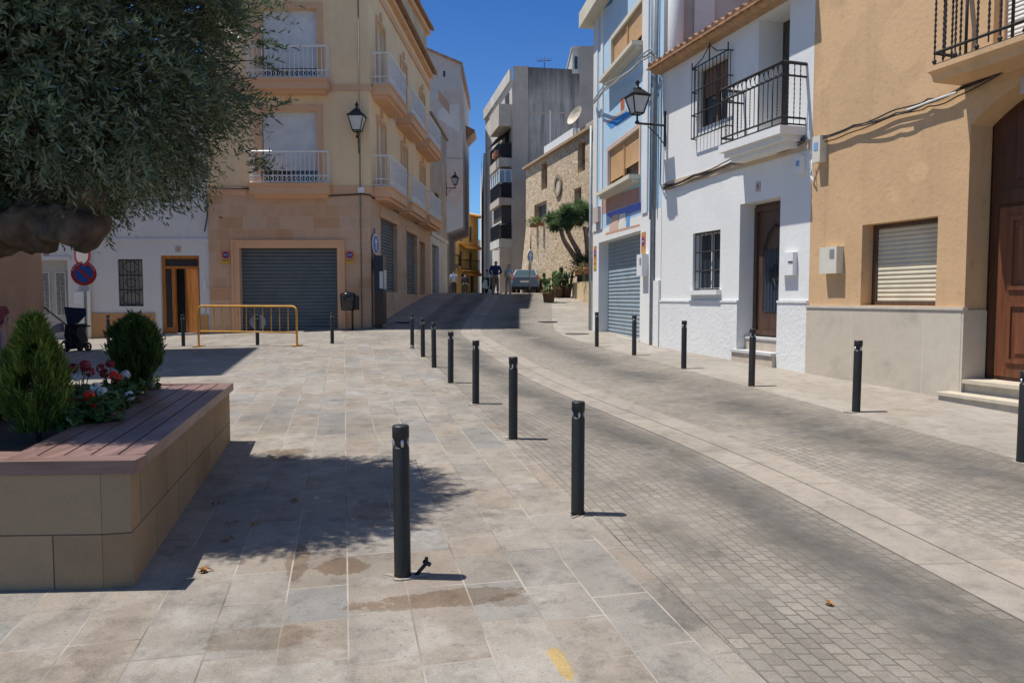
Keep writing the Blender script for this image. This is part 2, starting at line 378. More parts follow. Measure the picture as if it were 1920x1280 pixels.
xs = [-900, -300, -100, -40, -20, -12, -8, -4, -2, 0, 2, 4, 6, 9, 14, 30, 100, 300, 900]; ys = [-300, -60, -10, 0]+list(np.arange(2, 62, 2.0))+[80, 120, 250, 600, 1500]
for j in range(len(ys)-1):
    for i in range(len(xs)-1):
        mb.face([(x, y, gg(x, y)) for x, y in ((xs[i], ys[j]), (xs[i+1], ys[j]), (xs[i+1], ys[j+1]), (xs[i], ys[j+1]))])
tag(mb.build('ground', EARTH), kind='structure')
sheet('plaza_paving', lambda Y: -22, Lc, -4, 25, 0, PAVE, 46, 58)
sheet('street_pavement', lambda Y: -7, Lc, 25, 62, 0, STREETSLAB, 8, 74)
relG = lambda x, y: (st(x, y)[0], x-Gc(y)+.0)
sheet('road', lambda Y: Lc(Y)-.02, lambda Y: Rc(Y)+.02, -4, 62, .004, SETTS, 22, 132, lambda x, y: (y, (x-Gc(y))*.975))
sheet('pavement', Rc, lambda Y: Rc(Y)+9, -4, 62, 0, STREETSLAB, 16, 132)
for sx, nm in ((-1, 'gutter'), (1, 'gutter')):
    sheet(nm, lambda Y: Gc(Y)+(-.30 if sx < 0 else .006), lambda Y: Gc(Y)+(-.006 if sx < 0 else .30), -4, 62, .008, GUTTER, 2, 132, lambda x, y: (y*1.03+sx*.37, (2 if sx < 0 else 7)+.1*(x-Gc(y))))
# manhole covers in the street
MH = plain('cast_iron', (.09, .085, .08), .7, .25, 20, .5, 60)
for i, (px, py, lb) in enumerate(((1027, 603, 'round iron manhole cover in the road before the potted cactus'), (1082, 626, 'round iron manhole cover near the corner of the blue painted house'), (760, 604, 'dark iron drain cover in the shaded street by the stone corner'))):
    p = gp(px, py); m_ = MB(); m_.lathe([(.34, 0), (.34, .008), (.3, .011), (.29, .008)], (p.x, p.y, p.z+.004), 28)
    tag(m_.build('manhole_cover', MH, loc=p), lb, 'manhole cover', 'manhole covers in the street')
# ---------------------------------------------------------------- bollards
BOL = plain('bollard_paint', (.02, .021, .02), .5, .35, 7, .12, 45, 0, spec=.4, streak=.45, dirt=(.07, .065, .055))
REFL = plain('reflector_band', (.55, .55, .55), .25, .1, 10, 0, metal=.8)
MORTAR = plain('mortar_patch', (.31, .275, .235), .95, .4, 22, .4)
def make_bollard(patch=False):
    t = thing('bollard', (0, 0, 0), 'x', 'bollard', 'dark bollards along the street and plaza')
    m = MB(); m.lathe([(.048, 0), (.045, .02), (.045, .694), (.043, .7), (.036, .702), (.036, .745), (.043, .747), (.0455, .752), (.0455, .806), (.042, .815), (0.001, .816)], n=24); m.build('post', BOL, t)
    for a in (20, 110, 200, 290):
        c = math.radians(a); m = MB(); m.tube([(.036*math.cos(c), .036*math.sin(c), .703), (.036*math.cos(c), .036*math.sin(c), .744)], .0095, 6); m.build('reflector', REFL, t)
    return t
bol0 = make_bollard()
BL = [(755, 1079, 797, 'nearest dark bollard, with a bent metal stub and whitish mortar at its foot'),
 (1083, 963, 752, 'second nearest dark bollard, on the edge between plaza slabs and road setts'),
 (962, 823, 669, 'dark bollard of the plaza row behind the two nearest ones'),
 (892, 757, 638, 'dark bollard on the plaza edge, third from the far end but two'),
 (845, 718, 622, 'dark bollard mid row, fourth from the far end of the plaza edge'),
 (814, 689, 605, 'dark bollard on the plaza edge, third from the far end'),
 (793, 669, 597, 'dark bollard on the plaza edge, second from the far end'),
 (773, 653, 588, 'dark bollard with grey unpainted foot, farthest of the plaza edge row'),
 (1119, 650, 585, 'dark bollard before the left jamb of the blue house garage'),
 (1189, 666, 591, 'dark bollard before the right side of the blue house garage'),
 (1282, 691, 601, 'dark bollard before the white house plinth left of its window'),
 (1409, 724, 616, 'dark bollard before the brown door of the white house'),
 (1605, 772, 638, 'dark bollard before the pale stone plinth of the orange house'),
 (1917, 866, 695, 'dark bollard cut by the right edge of the picture'),
 (623, 644, 587, 'dark bollard before the big garage, right of the yellow barrier'),
 (344, 649, 590, 'dark bollard before the orange wooden door, left of the yellow barrier'),
 (204, 649, 590, 'dark bollard before the orange plinth of the white house on the left'),
 (483, 647, 590, 'bollard behind the yellow barrier carrying a round grey plate')]
FARG = plain('bare_concrete', (.4, .39, .37), .9, .2, 10, .3)
for i, (px, py, pt, lb) in enumerate(BL):
    o = bol0 if i == 0 else copy_tree(bol0)
    p = gp(px, py); h = at(px, pt, p.y).z-p.z
    o.location = p; OFF[o.name] = p; o['label'] = lb; k = h/.815; o.scale = (1, 1, k); o.rotation_euler = (random.uniform(-.008, .008), random.uniform(-.008, .008), i*1.3)
    if i == 3: o['label'] = 'dark bollard on the plaza edge, fifth from the far end of the row'
    if i == 7:
        m = MB(); m.lathe([(.05, 0), (.05, .07), (.047, .075)], n=20); q = m.build('foot', FARG, o, loc=(0, 0, 0))
    if i == 17:
        m = MB(); m.disc((0, -.05, .62), (0, -1, 0), .2, .015, 28); m.build('round_plate', GREYMET, o, loc=(0, 0, 0))
    if i in (0, 1, 2):
        q = MB(); n = 18
        for rr, z in ((.1, .003), (.07, .009)):
            pass
        ring = [(.1*(1+.35*math.sin(3*a+i)+.15*math.sin(7*a))*math.cos(a)+.02, .065*(1+.3*math.sin(2*a+i))*math.sin(a), -.001) for a in [2*math.pi*j/n for j in range(n)]]
        q.prism(ring, (0, 0, .006)); tag(q.build('mortar_patch', MORTAR, o, loc=(0, 0, 0)))
p = gp(790, 1078); m = MB()
m.tube([p+Vector((-.03, 0, 0)), p+Vector((.0, 0, .035)), p+Vector((.035, .0, .075))], .011, 8); m.tube([p+Vector((.012, .01, .075)), p+Vector((.05, -.01, .062))], .012, 6); m.tube([p+Vector((.03, 0, .07)), p+Vector((.028, 0, .1))], .009, 6)
tag(m.build('metal_stub', IRON, loc=p), 'bent dark metal stub sticking up beside the nearest bollard', 'metal stub')
# ---------------------------------------------------------------- planter bench
PST = bricks('planter_stone', [(.32, .215, .125), (.4, .285, .175), (.35, .26, .165)], .62, .385, .004, (.09, .075, .06), .45, .85, False, .35, .25, blot=.45)
DECK = wood('deck_board', (.2, .12, .1), .45, 1, .6); DECKX = wood('deck_board_cross', (.2, .12, .1), .45, 0, .6)
SOIL = plain('soil', (.05, .035, .025), 1, .4, 20, .8, 50)
c0 = gp(250, 1098); c1 = gp(432, 826)
TOPZ = at(258, 860, c0.y).z; WZ = TOPZ-.075
dR = Vector((c1.x-c0.x, c1.y-c0.y, 0)); LR = dR.length; dR.normalize()
dF = Vector((-.998, -.05, 0)).normalized()
nR = Vector((dR.y, -dR.x, 0)); nF = Vector((-dF.y, dF.x, 0)); nF = nF if nF.y < 0 else -nF
c0 = Vector((c0.x, c0.y, 0)); LF = 4.2
cB = c0+dR*LR; cA = c0+dF*LF; cD = cB+dF*LF
planter = thing('planter_bench', (c0.x, c0.y, g(c0.x, c0.y)), 'low stone planter with brown slatted wooden bench top holding tree and flowers', 'planter')
def wallrun(mb, a, b, n, z0, z1, th):
    mb.prism([Vector((a.x, a.y, z0)), Vector((b.x, b.y, z0)), Vector((b.x, b.y, z1)), Vector((a.x, a.y, z1))], -n*th)
UPz = Vector((0, 0, 1))
mb = MB(); wallrun(mb, c0, cB, nR, -.1, WZ, .14); wallrun(mb, c0-nR*.142, cA, nF, -.1, WZ, .14)
wallrun(mb, cB-nR*.142, cD, -nF, -.1, WZ, .14); mb.build('stone_wall', PST, planter)
mb = MB(); mb.prism([Vector((q.x, q.y, -.05)) for q in (c0-nR*.2+dR*.2, cB-nR*.2-dR*.2, cD+nF*.2, cA-nF*.2)], (0, 0, WZ-.02+.05)); soil = mb.build('soil', SOIL, planter)
def boards(name, a, b, side, wid, nb, z0, z1, mat, gap=.012, lip=.04):   # nb boards from a to b, stepping along side
    bw = wid/nb
    for k in range(nb):
        s0, s1 = -lip+k*(wid+lip)/nb, -lip+(k+1)*(wid+lip)/nb-gap
        m = MB(); m.prism([Vector((q.x, q.y, z0)) for q in (a+side*s0, b+side*s0, b+side*s1, a+side*s1)], (0, 0, z1-z0)); m.build(name, mat, planter)
WR, WF = .64, .36
inner0 = dF*0
boards('bench_board', c0+dR*.12+dF*0, cB-dR*.1, -nR, WR, 5, WZ+.002, TOPZ, DECK)
boards('front_board', c0-nF*0+nR*.04, cA, -nF, .12, 1, WZ+.003, TOPZ-.001, DECKX)
boards('front_board', c0-nF*.12-nR*(WR+.01), cA-nF*.12, -nF, .24, 2, WZ+.002, TOPZ-.002, DECKX, lip=0)
boards('end_board', cB-dR*.09+nR*.04, cD-dR*.09, dR, .1, 1, WZ+.003, TOPZ-.003, DECKX, lip=0)
def pl(a, b): return c0+dR*a+dF*b        # point inside the planter: a along the right side, b to the left
# ---------------------------------------------------------------- leaves
def leaf_quads(P, D, Nn, L, Wd):          # two triangles folded as one rhombic leaf each
    S = np.cross(D, Nn); S /= np.linalg.norm(S, axis=1)[:, None]+1e-9
    L = L[:, None]; Wd = Wd[:, None]
    a = P; c = P+D*L; b = P+D*L*.45+S*Wd+Nn*Wd*.3; d = P+D*L*.45-S*Wd+Nn*Wd*.3
    V = np.stack([a, b, c, d], 1).reshape(-1, 3); F = np.arange(len(V)).reshape(-1, 4); return V, F
def unit(a): return a/(np.linalg.norm(a, axis=1)[:, None]+1e-9)
OLIVE = leafmat('olive_leaf', (.032, .062, .034), (.24, .29, .19), .33, .18)
BARK = plain('bark', (.1, .07, .048), .95, .65, 9, 1.0, 30, streak=.8)
Tc = Vector((-3.55, 5.5, 0)); tz = 3.55
base = Vector((-4.35, 5.45, WZ-.05))
tree = thing('olive_tree', base, 'large old olive tree with dense dark crown rooted in the stone planter', 'tree')
# trunk and limbs: lumpy tapering tubes
def lumpy(path, r0, r1, n=14, seg=26, amp=.16, seed=0):
    pts = [Vector(q) for q in path]; P = []; R = []
    L = [0]
    for a, b in zip(pts, pts[1:]): L.append(L[-1]+(b-a).length)
    for k in range(seg+1):
        t = L[-1]*k/seg; i = max(0, min(len(pts)-2, int(np.searchsorted(L, t))-1)); f = (t-L[i])/(L[i+1]-L[i])
        P.append(pts[i].lerp(pts[i+1], f)); R.append(r0+(r1-r0)*k/seg)
    for _ in range(3): P = [P[0]]+[(P[k-1]+P[k]*2+P[k+1])/4 for k in range(1, len(P)-1)]+[P[-1]]
    m = MB(); m.tube(P, R, n); rs = random.Random(seed); ph = [rs.uniform(0, 6) for _ in range(6)]
    for k, v in enumerate(m.v):
        i = min(k//n, seg); v = Vector(v); d = v-P[i]; j = k % n; a = 2*math.pi*j/n
        q = 1+amp*(math.sin(2*a+ph[0]+i*.35)+.7*math.sin(3*a+ph[1]-i*.5)+.6*math.sin(i*.9+ph[2])+.4*math.sin(5*a+i*1.1+ph[3]))
        m.v[k] = tuple(P[i]+d*q)
    return m
from mathutils import noise as mnoise
def gnarl(m, k, f=5.0):
    for i, v in enumerate(m.v):
        v = Vector(v); m.v[i] = tuple(v+Vector(mnoise.noise_vector(v*f))*k+Vector(mnoise.noise_vector(v*f*3.1))*k*.5)
    return m
def merge(dst, src):
    i = len(dst.v); dst.v += src.v; dst.f += [tuple(k+i for k in f) for f in src.f]; dst.sm += src.sm
tr = MB()
merge(tr, lumpy([base, base+Vector((.05, 0, .6)), base+Vector((-.05, .05, 1.1)), (-4.15, 5.4, 2.1), (-3.9, 5.5, 2.8), (-3.6, 5.55, 3.6)], .42, .14, seed=1, n=30, seg=60))
e = at(166, 420, 5.05)
merge(tr, lumpy([(-4.4, 5.4, 1.55), at(-60, 440, 5.15), at(40, 432, 5.1), at(110, 420, 5.08), at(148, 424, 5.06), e], .2, .125, amp=.13, seed=2, seg=70, n=36))
tr2 = lumpy([at(150, 405, 5.1), at(165, 360, 5.15), at(190, 280, 5.3), at(240, 160, 5.4)], .1, .04, seed=3); merge(tr, tr2)
merge(tr, lumpy([at(60, 400, 5.15), at(90, 300, 5.4), at(60, 160, 5.5)], .1, .04, seed=4))
k_ = len(tr.v); bl = MB(); bl.lathe([(.02, -.15), (.08, -.14), (.12, -.1), (.15, -.05), (.16, 0), (.15, .05), (.12, .09), (.07, .12), (.02, .14)], tuple(e+Vector((-.03, 0, -.02))), 24); merge(tr, bl)
gnarl(tr, .05).build('trunk', BARK, tree)
# crown: sprigs spread through a lumpy volume
def crown_points(n):
    out = []
    while len(out) < n:
        q = rng.uniform(-1, 1, 3); r = np.linalg.norm(np.abs(q)**1.0 if False else q)
        # rounded-box shape, flat below
        s = (abs(q[0])**3+abs(q[1])**3+abs(q[2])**3)**(1/3)
        if s > 1: continue
        lum = .92+.1*math.sin(5*q[0]+1.3)*math.sin(4*q[1]+.5)*math.sin(6*q[2])+.06*math.sin(13*q[2]+7*q[0])
        if s > lum: continue
        if s < .6 and rng.random() < .72: continue
        out.append(q)
    return np.array(out)
CX0, CX1 = -5.3, -2.14; CY, RY = 5.5, 1.12; CZ0, CZ1 = 2.24, 5.1
Q = crown_points(15000)
cen = np.array([(CX0+CX1)/2, CY, (CZ0+CZ1)/2]); rad = np.array([(CX1-CX0)/2, RY, (CZ1-CZ0)/2])*1.06
PT = cen+Q*rad
PT[:, 2] = np.maximum(PT[:, 2], CZ0+.05+rng.uniform(0, .12, len(PT)))
outd = unit(Q*np.array([1.2, 1, .9])+rng.normal(0, .45, Q.shape)+np.array([0, 0, .12]))
low = PT[:, 2] < CZ0+.45; outd[low] = unit(outd[low]+np.array([0, 0, -.55])); 
extra = [(505, 88, 5.45), (497, 122, 5.4), (512, 212, 5.4), (490, 318, 5.3), (480, 190, 5.5), (500, 20, 5.5), (520, 4, 5.6), (478, 300, 5.4), (485, 60, 5.5)]
PT = np.vstack([PT]+[np.array([at(*e_)-Vector((.1, 0, 0))])+rng.normal(0, .03, (5, 3)) for e_ in extra]); outd = np.vstack([outd]+[unit(np.array([[1, 0, .35]])+rng.normal(0, .25, (5, 3))) for _ in extra])
Vs, Fs, Ts = [], [], []; nb_ = 0
per = 14; tw = []
for k in range(per):
    f = k/per; Ls = rng.uniform(.14, .3, len(PT)) if k == 0 else Ls
    bend = np.array([0, 0, -.09])*f*f
    P = PT+outd*(Ls*f)[:, None]+bend
    rnd = unit(np.cross(outd, unit(rng.normal(0, 1, PT.shape))))
    D = unit(outd*.75+rnd*.8+rng.normal(0, .1, PT.shape)); Nn = unit(np.cross(D, unit(np.cross(outd, D)+1e-3))+rng.normal(0, .4, PT.shape))
    V, F = leaf_quads(P, D, Nn, rng.uniform(.042, .072, len(P)), rng.uniform(.0055, .0088, len(P)))
    Vs.append(V); Fs.append(F+nb_); nb_ += len(V); 
    if k == 0: tone0 = np.clip(rng.beta(1.6, 3.2, len(P)), 0, 1)
    Ts.append(np.clip(tone0+rng.normal(0, .12, len(P)), 0, 1))
npmesh('crown', np.vstack(Vs), np.vstack(Fs), OLIVE, tree, col=np.concatenate(Ts))
# small twigs carry the sprigs
tw = MB(); a_ = Vector((-3.75, 5.5, 3.0))
for k in range(0, len(PT), 16):
    e_ = Vector(PT[k]); m_ = a_.lerp(e_, .55)+Vector(rng.normal(0, .12, 3)); tw.tube([a_.lerp(e_, .12), m_, e_], [.014, .008, .003], 4, False)
tw.build('twigs', BARK, tree)
# ---------------------------------------------------------------- conifer shrubs
THUJA = leafmat('thuja_leaf', (.05, .09, .014), (.24, .31, .05), .6, .2); DARKTH = leafmat('dark_thuja_leaf', (.016, .045, .01), (.085, .15, .03), .6, .15)
def conifer(name, label, x, y, z0, prof, mat, n, stem):
    o = thing(name, (x, y, WZ-.02), label, 'shrub', 'clipped conifers in the planter'); H = prof[-1][0]
    h = rng.uniform(0, 1, n)**.85*H; R = np.interp(h, [a for a, _ in prof], [b for _, b in prof])
    a = rng.uniform(0, 2*math.pi, n); lum = 1+.14*np.sin(a*3+h*7)+.13*np.sin(a*7-h*13)+.1*np.sin(a*13+h*21)+.08*np.sin(a*5+h*33); rr = R*lum*np.sqrt(rng.uniform(.35, 1.0, n))
    P = np.stack([x+rr*np.cos(a), y+rr*np.sin(a), z0+h], 1)
    od = np.stack([np.cos(a), np.sin(a), np.zeros(n)], 1)
    keep = np.array([mnoise.noise(Vector(q)*9)+.45*mnoise.noise(Vector(q)*23) for q in P]) > -.24; P, od, h, a = P[keep], od[keep], h[keep], a[keep]; n = len(P)
    P = P+od*np.clip(rng.normal(0, .012, n), -.02, .05)[:, None]+od*np.where(rng.random(n) < .05, rng.uniform(.01, .05, n), 0)[:, None]+np.array([0, 0, 1.0])*np.where(rng.random(n) < .04, rng.uniform(.01, .06, n), 0)[:, None]
    D = unit(od*rng.uniform(.1, 1.1, n)[:, None]+np.array([0, 0, 1.0])+rng.normal(0, .2, (n, 3)))
    Nn = unit(np.cross(D, rng.normal(0, 1, (n, 3)))); V, F = leaf_quads(P, D, Nn, rng.uniform(.028, .075, n), rng.uniform(.0028, .0065, n))
    npmesh('foliage', V, F, mat, o, col=np.clip(rng.beta(2, 2.5, n)+.25*np.sin(a*5+h*9), 0, 1))
    m = MB(); m.tube([(x, y, WZ-.05), (x+.01, y, z0+.1), (x, y, z0+H*.6)], [stem, stem*.9, .008], 8); m.build('stem', BARK, o); return o
p = at(66, 700, 4.75); top = at(68, 596, 4.75).z
conifer('conifer_shrub', 'yellowish green cone shaped conifer in the planter corner nearest the camera', p.x, p.y, WZ+.04, [(0, .09), (.1, .15), (.25, .185), (.4, .16), (.53, .105), (.64, .05), (top-WZ-.05, .012)], THUJA, 24000, .018)
p = at(256, 660, 6.55); z0 = at(256, 722, 6.55).z; zt = at(256, 596, 6.55).z; H = zt-z0
conifer('conifer_shrub', 'dark green egg shaped conifer on a short stem near the far planter end', p.x, p.y, z0, [(0, .03), (.12*H, .08), (.3*H, .155), (.55*H, .19), (.8*H, .155), (.93*H, .08), (H, .015)], DARKTH, 22000, .02)
# ---------------------------------------------------------------- geraniums
GER = leafmat('geranium_leaf', (.02, .055, .012), (.09, .19, .05), .55, .25)
FRED = plain('geranium_red', (.85, .04, .012), .6, .3, 30, .2); FWH = plain('geranium_white', (.68, .68, .66), .6, .1, 30, .2); FDK = plain('geranium_crimson', (.26, .015, .025), .6, .3, 30, .2); FPK = plain('faded_blossom', (.42, .33, .27), .7, .3, 30, .2)
def geranium(px, py, Y, heads, label, spread=.16, n=130):
    q = at(px, py, Y); o = thing('geranium', (q.x, q.y, WZ-.02), label, 'flower plant', 'geraniums in the planter')
    Vv, Ff, k0 = [], [], 0; tone = []
    for k in range(n):
        a = rng.uniform(0, 6.28); r = spread*math.sqrt(rng.uniform(0, 1)); zz = WZ+.02+(.24-.5*r)*rng.uniform(.25, 1)
        cc = np.array([q.x+r*math.cos(a), q.y+r*math.sin(a), zz]); nn = unit(np.array([[math.cos(a)*r*4, math.sin(a)*r*4, 1]])+rng.normal(0, .35, (1, 3)))[0]
        u = unit(np.cross(nn, rng.normal(0, 1, 3))[None])[0]; v = np.cross(nn, u); R = rng.uniform(.02, .036); ring = []
        for j in range(8):
            b = 2*math.pi*j/8; rr = R*(1+.14*math.cos(4*b)) if j else R*.35; ring.append(cc+(u*math.cos(b)+v*math.sin(b))*rr-nn*(.006 if j % 2 else -.004))
        Vv += ring; Ff.append(list(range(k0, k0+8))); k0 += 8; tone.append(rng.beta(2, 2.4))
    npmesh('leaves', np.array(Vv), np.array(Ff), GER, o, col=np.array(tone)); stm = MB()
    for hx, hy, m_ in heads:
        h = at(hx, hy, Y+rng.uniform(-.08, .08)); mbh = MB()
        stm.tube([(q.x, q.y, WZ), tuple(Vector((q.x, q.y, WZ)).lerp(h, .6)+Vector((0, 0, .02))), tuple(h)], .004, 5, False)
        for k in range(22):
            d = Vector(unit(rng.normal(0, 1, (1, 3))+np.array([0, 0, .35]))[0]); cpt = h+d*.034; x_ = d.orthogonal().normalized(); y_ = d.cross(x_)
            ph = rng.uniform(0, 6)
            mbh.face([tuple(cpt+(x_*math.cos(ph+b)+y_*math.sin(ph+b))*(.021 if j % 2 == 0 else .011)+d*.004*(j % 2)) for j, b in enumerate([2*math.pi*j/10 for j in range(10)])])
        mbh.build('flower_head', m_, o)
    stm.build('stems', plain('flower_stem', (.05, .09, .025), .7), o)
geranium(165, 770, 5.15, [(158, 775, FRED), (178, 762, FRED), (172, 790, FRED), (150, 752, FRED), (185, 778, FRED), (166, 742, FRED)], 'bright red geranium beside the wooden bench in the planter')
geranium(195, 750, 5.5, [(193, 735, FWH), (174, 758, FWH), (196, 758, FWH), (180, 726, FWH), (166, 741, FWH)], 'white geranium behind the bright red one in the planter')
geranium(150, 722, 5.75, [(148, 708, FWH), (138, 690, FDK), (155, 688, FDK), (168, 697, FDK), (160, 684, FDK)], 'dark crimson and white geranium beside the cone shaped conifer')
geranium(228, 762, 5.85, [(229, 747, FWH), (220, 760, FWH), (243, 742, FWH)], 'low white geranium beside the bench edge in the planter', .13, 90)
geranium(212, 715, 6.2, [(206, 682, FDK), (190, 690, FDK), (212, 704, FRED), (220, 708, FRED), (196, 700, FDK)], 'red geranium with tall dark heads left of the egg shaped conifer')
geranium(240, 735, 6.35, [(236, 702, FWH), (250, 730, FPK), (228, 712, FWH)], 'white flowered geranium in front of the egg shaped conifer', .14, 100)
geranium(272, 738, 6.75, [(274, 718, FPK), (268, 712, FWH), (280, 713, FPK), (293, 729, FPK), (284, 722, FPK)], 'fading pale geranium at the far corner of the planter bed', .12, 60)
geranium(118, 800, 4.85, [(128, 778, FWH), (120, 786, plain('pale_green_bud', (.3, .42, .2), .7)), (132, 790, plain('pale_green_bud', (.3, .42, .2), .7))], 'leafy pale green geranium at the foot of the cone shaped conifer', .17, 170)
geranium(195, 790, 5.0, [], 'low leafy geranium without flowers at the inner bench corner', .13, 90)
# fallen leaves
DRY = plain('dry_leaf', (.36, .17, .05), .8, .4, 40, .2)
def dry(px, py, n, lb, sc=.03):
    q = gp(px, py); m = MB()
    for k in range(n):
        c = q+Vector((rng.normal(0, sc), rng.normal(0, sc*.8), .008)); a = rng.uniform(0, 6.28); u = Vector((math.cos(a), math.sin(a), rng.uniform(.1, .7))).normalized(); v = Vector((-math.sin(a), math.cos(a), rng.uniform(-.4, .4)))
        L, w = rng.uniform(.015, .035), rng.uniform(.006, .014)
        m.face([c-u*L, c-v*w+UPz*.012, c+u*L+UPz*.008, c+v*w+UPz*.01])
    tag(m.build('dry_leaf', DRY, loc=q), lb, 'dry leaf', 'dry leaves on the paving')
dry(385, 1072, 9, 'crumpled orange dry leaf in sunlight beside the planter shadow', .018)
for (x, y, lb) in ((428, 1012, 'dry leaves in the tree shadow near the planter'), (435, 985, 'dry leaf in the tree shadow beside the planter wall'), (545, 940, 'curled dry leaf in the middle of the tree shadow'), (475, 985, 'dry leaves a step right of the planter in shadow'), (410, 945, 'dry leaf close to the planter wall foot in shadow'), (1556, 1135, 'single pale dry leaf on the road setts')):
    dry(x, y, 3, lb, .03 if x < 1000 else .004)
for k in range(26):
    pass
# ---------------------------------------------------------------- building parts
def wallgrid(mb, F, u0, u1, z0, z1, holes=(), d=0.0):
    us = sorted({u0, u1, *[min(u1, max(u0, h[0])) for h in holes], *[min(u1, max(u0, h[1])) for h in holes]})
    zs = sorted({z0, z1, *[min(z1, max(z0, h[2])) for h in holes], *[min(z1, max(z0, h[3])) for h in holes]})
    for a, b in zip(us, us[1:]):
        for c, e in zip(zs, zs[1:]):
            mu, mz = (a+b)/2, (c+e)/2
            if any(h[0] < mu < h[1] and h[2] < mz < h[3] for h in holes): continue
            mb.face([F.P(a, c, d), F.P(b, c, d), F.P(b, e, d), F.P(a, e, d)])
    for h in holes:
        a, b, c, e, dp = h[:5]; c2, e2 = max(c, z0), min(e, z1)
        if c2 >= e2: continue
        mb.face([F.P(a, c2, d), F.P(a, e2, d), F.P(a, e2, d-dp), F.P(a, c2, d-dp)]); mb.face([F.P(b, c2, d), F.P(b, c2, d-dp), F.P(b, e2, d-dp), F.P(b, e2, d)])
        if e <= z1: mb.face([F.P(a, e, d), F.P(b, e, d), F.P(b, e, d-dp), F.P(a, e, d-dp)])
        if c >= z0: mb.face([F.P(a, c, d), F.P(a, c, d-dp), F.P(b, c, d-dp), F.P(b, c, d)])
def fpanel(F, name, mat, parent, u0, u1, z0, z1, d0, d1):
    m = MB(); m.fbox(F, u0, u1, z0, z1, d0, d1); return m.build(name, mat, parent)
def ring(mb, F, u0, u1, z0, z1, w, d0, d1, bottom=True):      # a frame round an opening, pieces butted
    mb.fbox(F, u0-w, u0, z0-(w if bottom else 0), z1+w, d0, d1); mb.fbox(F, u1, u1+w, z0-(w if bottom else 0), z1+w, d0, d1)
    mb.fbox(F, u0, u1, z1, z1+w, d0, d1)
    if bottom: mb.fbox(F, u0, u1, z0-w, z0, d0, d1)
def tilerow(mb, F, u0, u1, zf, d0, d1, slope, pitch=.2, r=.075):   # roof tiles running down the slope, round ends at the eave
    n = max(1, int(abs(u1-u0)/pitch)); s = (u1-u0)/n
    mb.prism([F.P(u0, zf(d0)-.05, d0-.03), F.P(u1, zf(d0)-.05, d0-.03), F.P(u1, zf(d1)-.05, d1), F.P(u0, zf(d1)-.05, d1)], (0, 0, .04))
    steps = 6
    for k in range(n):
        u = u0+(k+.5)*s+random.uniform(-.01, .01)
        for q in range(steps):
            a = d0+(d1-d0)*q/steps; b = d0+(d1-d0)*(q+1)/steps-.02; j = random.uniform(-.012, .012)
            mb.tube([F.P(u, zf(a)+.02+j, a), F.P(u, zf(b)+.0+j, b)], [r, r*.85], 8, True)
def vrail(mb, F, u0, u1, z0, z1, d, pitch, r, n=6):
    k = max(1, round(abs(u1-u0)/pitch))
    for i in range(k+1): mb.tube([F.P(u0+(u1-u0)*i/k, z0, d), F.P(u0+(u1-u0)*i/k, z1, d)], r, n, False)
def vrail_d(mb, F, u, d0, d1, z0, z1, pitch, r, n=6):
    k = max(1, round(abs(d1-d0)/pitch))
    for i in range(1, k): mb.tube([F.P(u, z0, d0+(d1-d0)*i/k), F.P(u, z1, d0+(d1-d0)*i/k)], r, n, False)
def hrail(mb, F, u0, u1, z, d, proj, w):
    mb.bar(F.P(u0, z, d), F.P(u1, z, d), w); mb.bar(F.P(u0, z, 0), F.P(u0, z, d-.0), w); mb.bar(F.P(u1, z, 0), F.P(u1, z, d), w)
def twisted(mb, a, b, r=.009):
    n = 26; a = Vector(a); b = Vector(b); P = [a.lerp(b, i/n) for i in range(n+1)]; R = [r*(1.25 if i % 2 else .62) for i in range(n+1)]
    R[0] = R[1] = R[-1] = r*.7; mb.tube(P, R, 6, False)
def prismz(mb, poly, z0, z1): mb.prism([Vector((x, y, z0)) for x, y in poly], (0, 0, z1-z0))
def plate(F, name, mat, parent, u, z, w, h, d=.012, d0=.002): return fpanel(F, name, mat, parent, u-w/2, u+w/2, z-h/2, z+h/2, d0, d)
def vado(F, u, z, w, h, label, d0=.004):            # yellow no parking plate with its round sign
    t = thing('parking_sign', F.P(u, z, d0), label, 'sign', 'no parking plates beside garages')
    b = fpanel(F, 'plate', plain('sign_orange', (.55, .25, .09), .5, .1, 20, 0), t, u-w/2, u+w/2, z-h/2, z+h/2, d0, d0+.01)
    m = MB(); m.disc(F.P(u, z+h*.2, d0+.0105), F.N, w*.4, .004, 22); m.build('red_ring', RED, t)
    m = MB(); m.disc(F.P(u, z+h*.2, d0+.0150), F.N, w*.3, .003, 22); m.build('blue_disc', plain('sign_violet', (.07, .06, .3), .5), t)
    m = MB(); m.fbox(F, u-w*.24, u+w*.24, z+h*.185, z+h*.215, d0+.018, d0+.021); m.build('white_bar', SWHITE, t)
    fpanel(F, 'yellow_band', YELLOW, t, u-w*.46, u+w*.46, z-h*.47, z-h*.16, d0+.0105, d0+.014)
    m = MB(); text_mb(m, 'VADO', F, u, z-h*.24, d0+.0142, w*.27, .002); m.build('lettering', IRON, t)
    return t
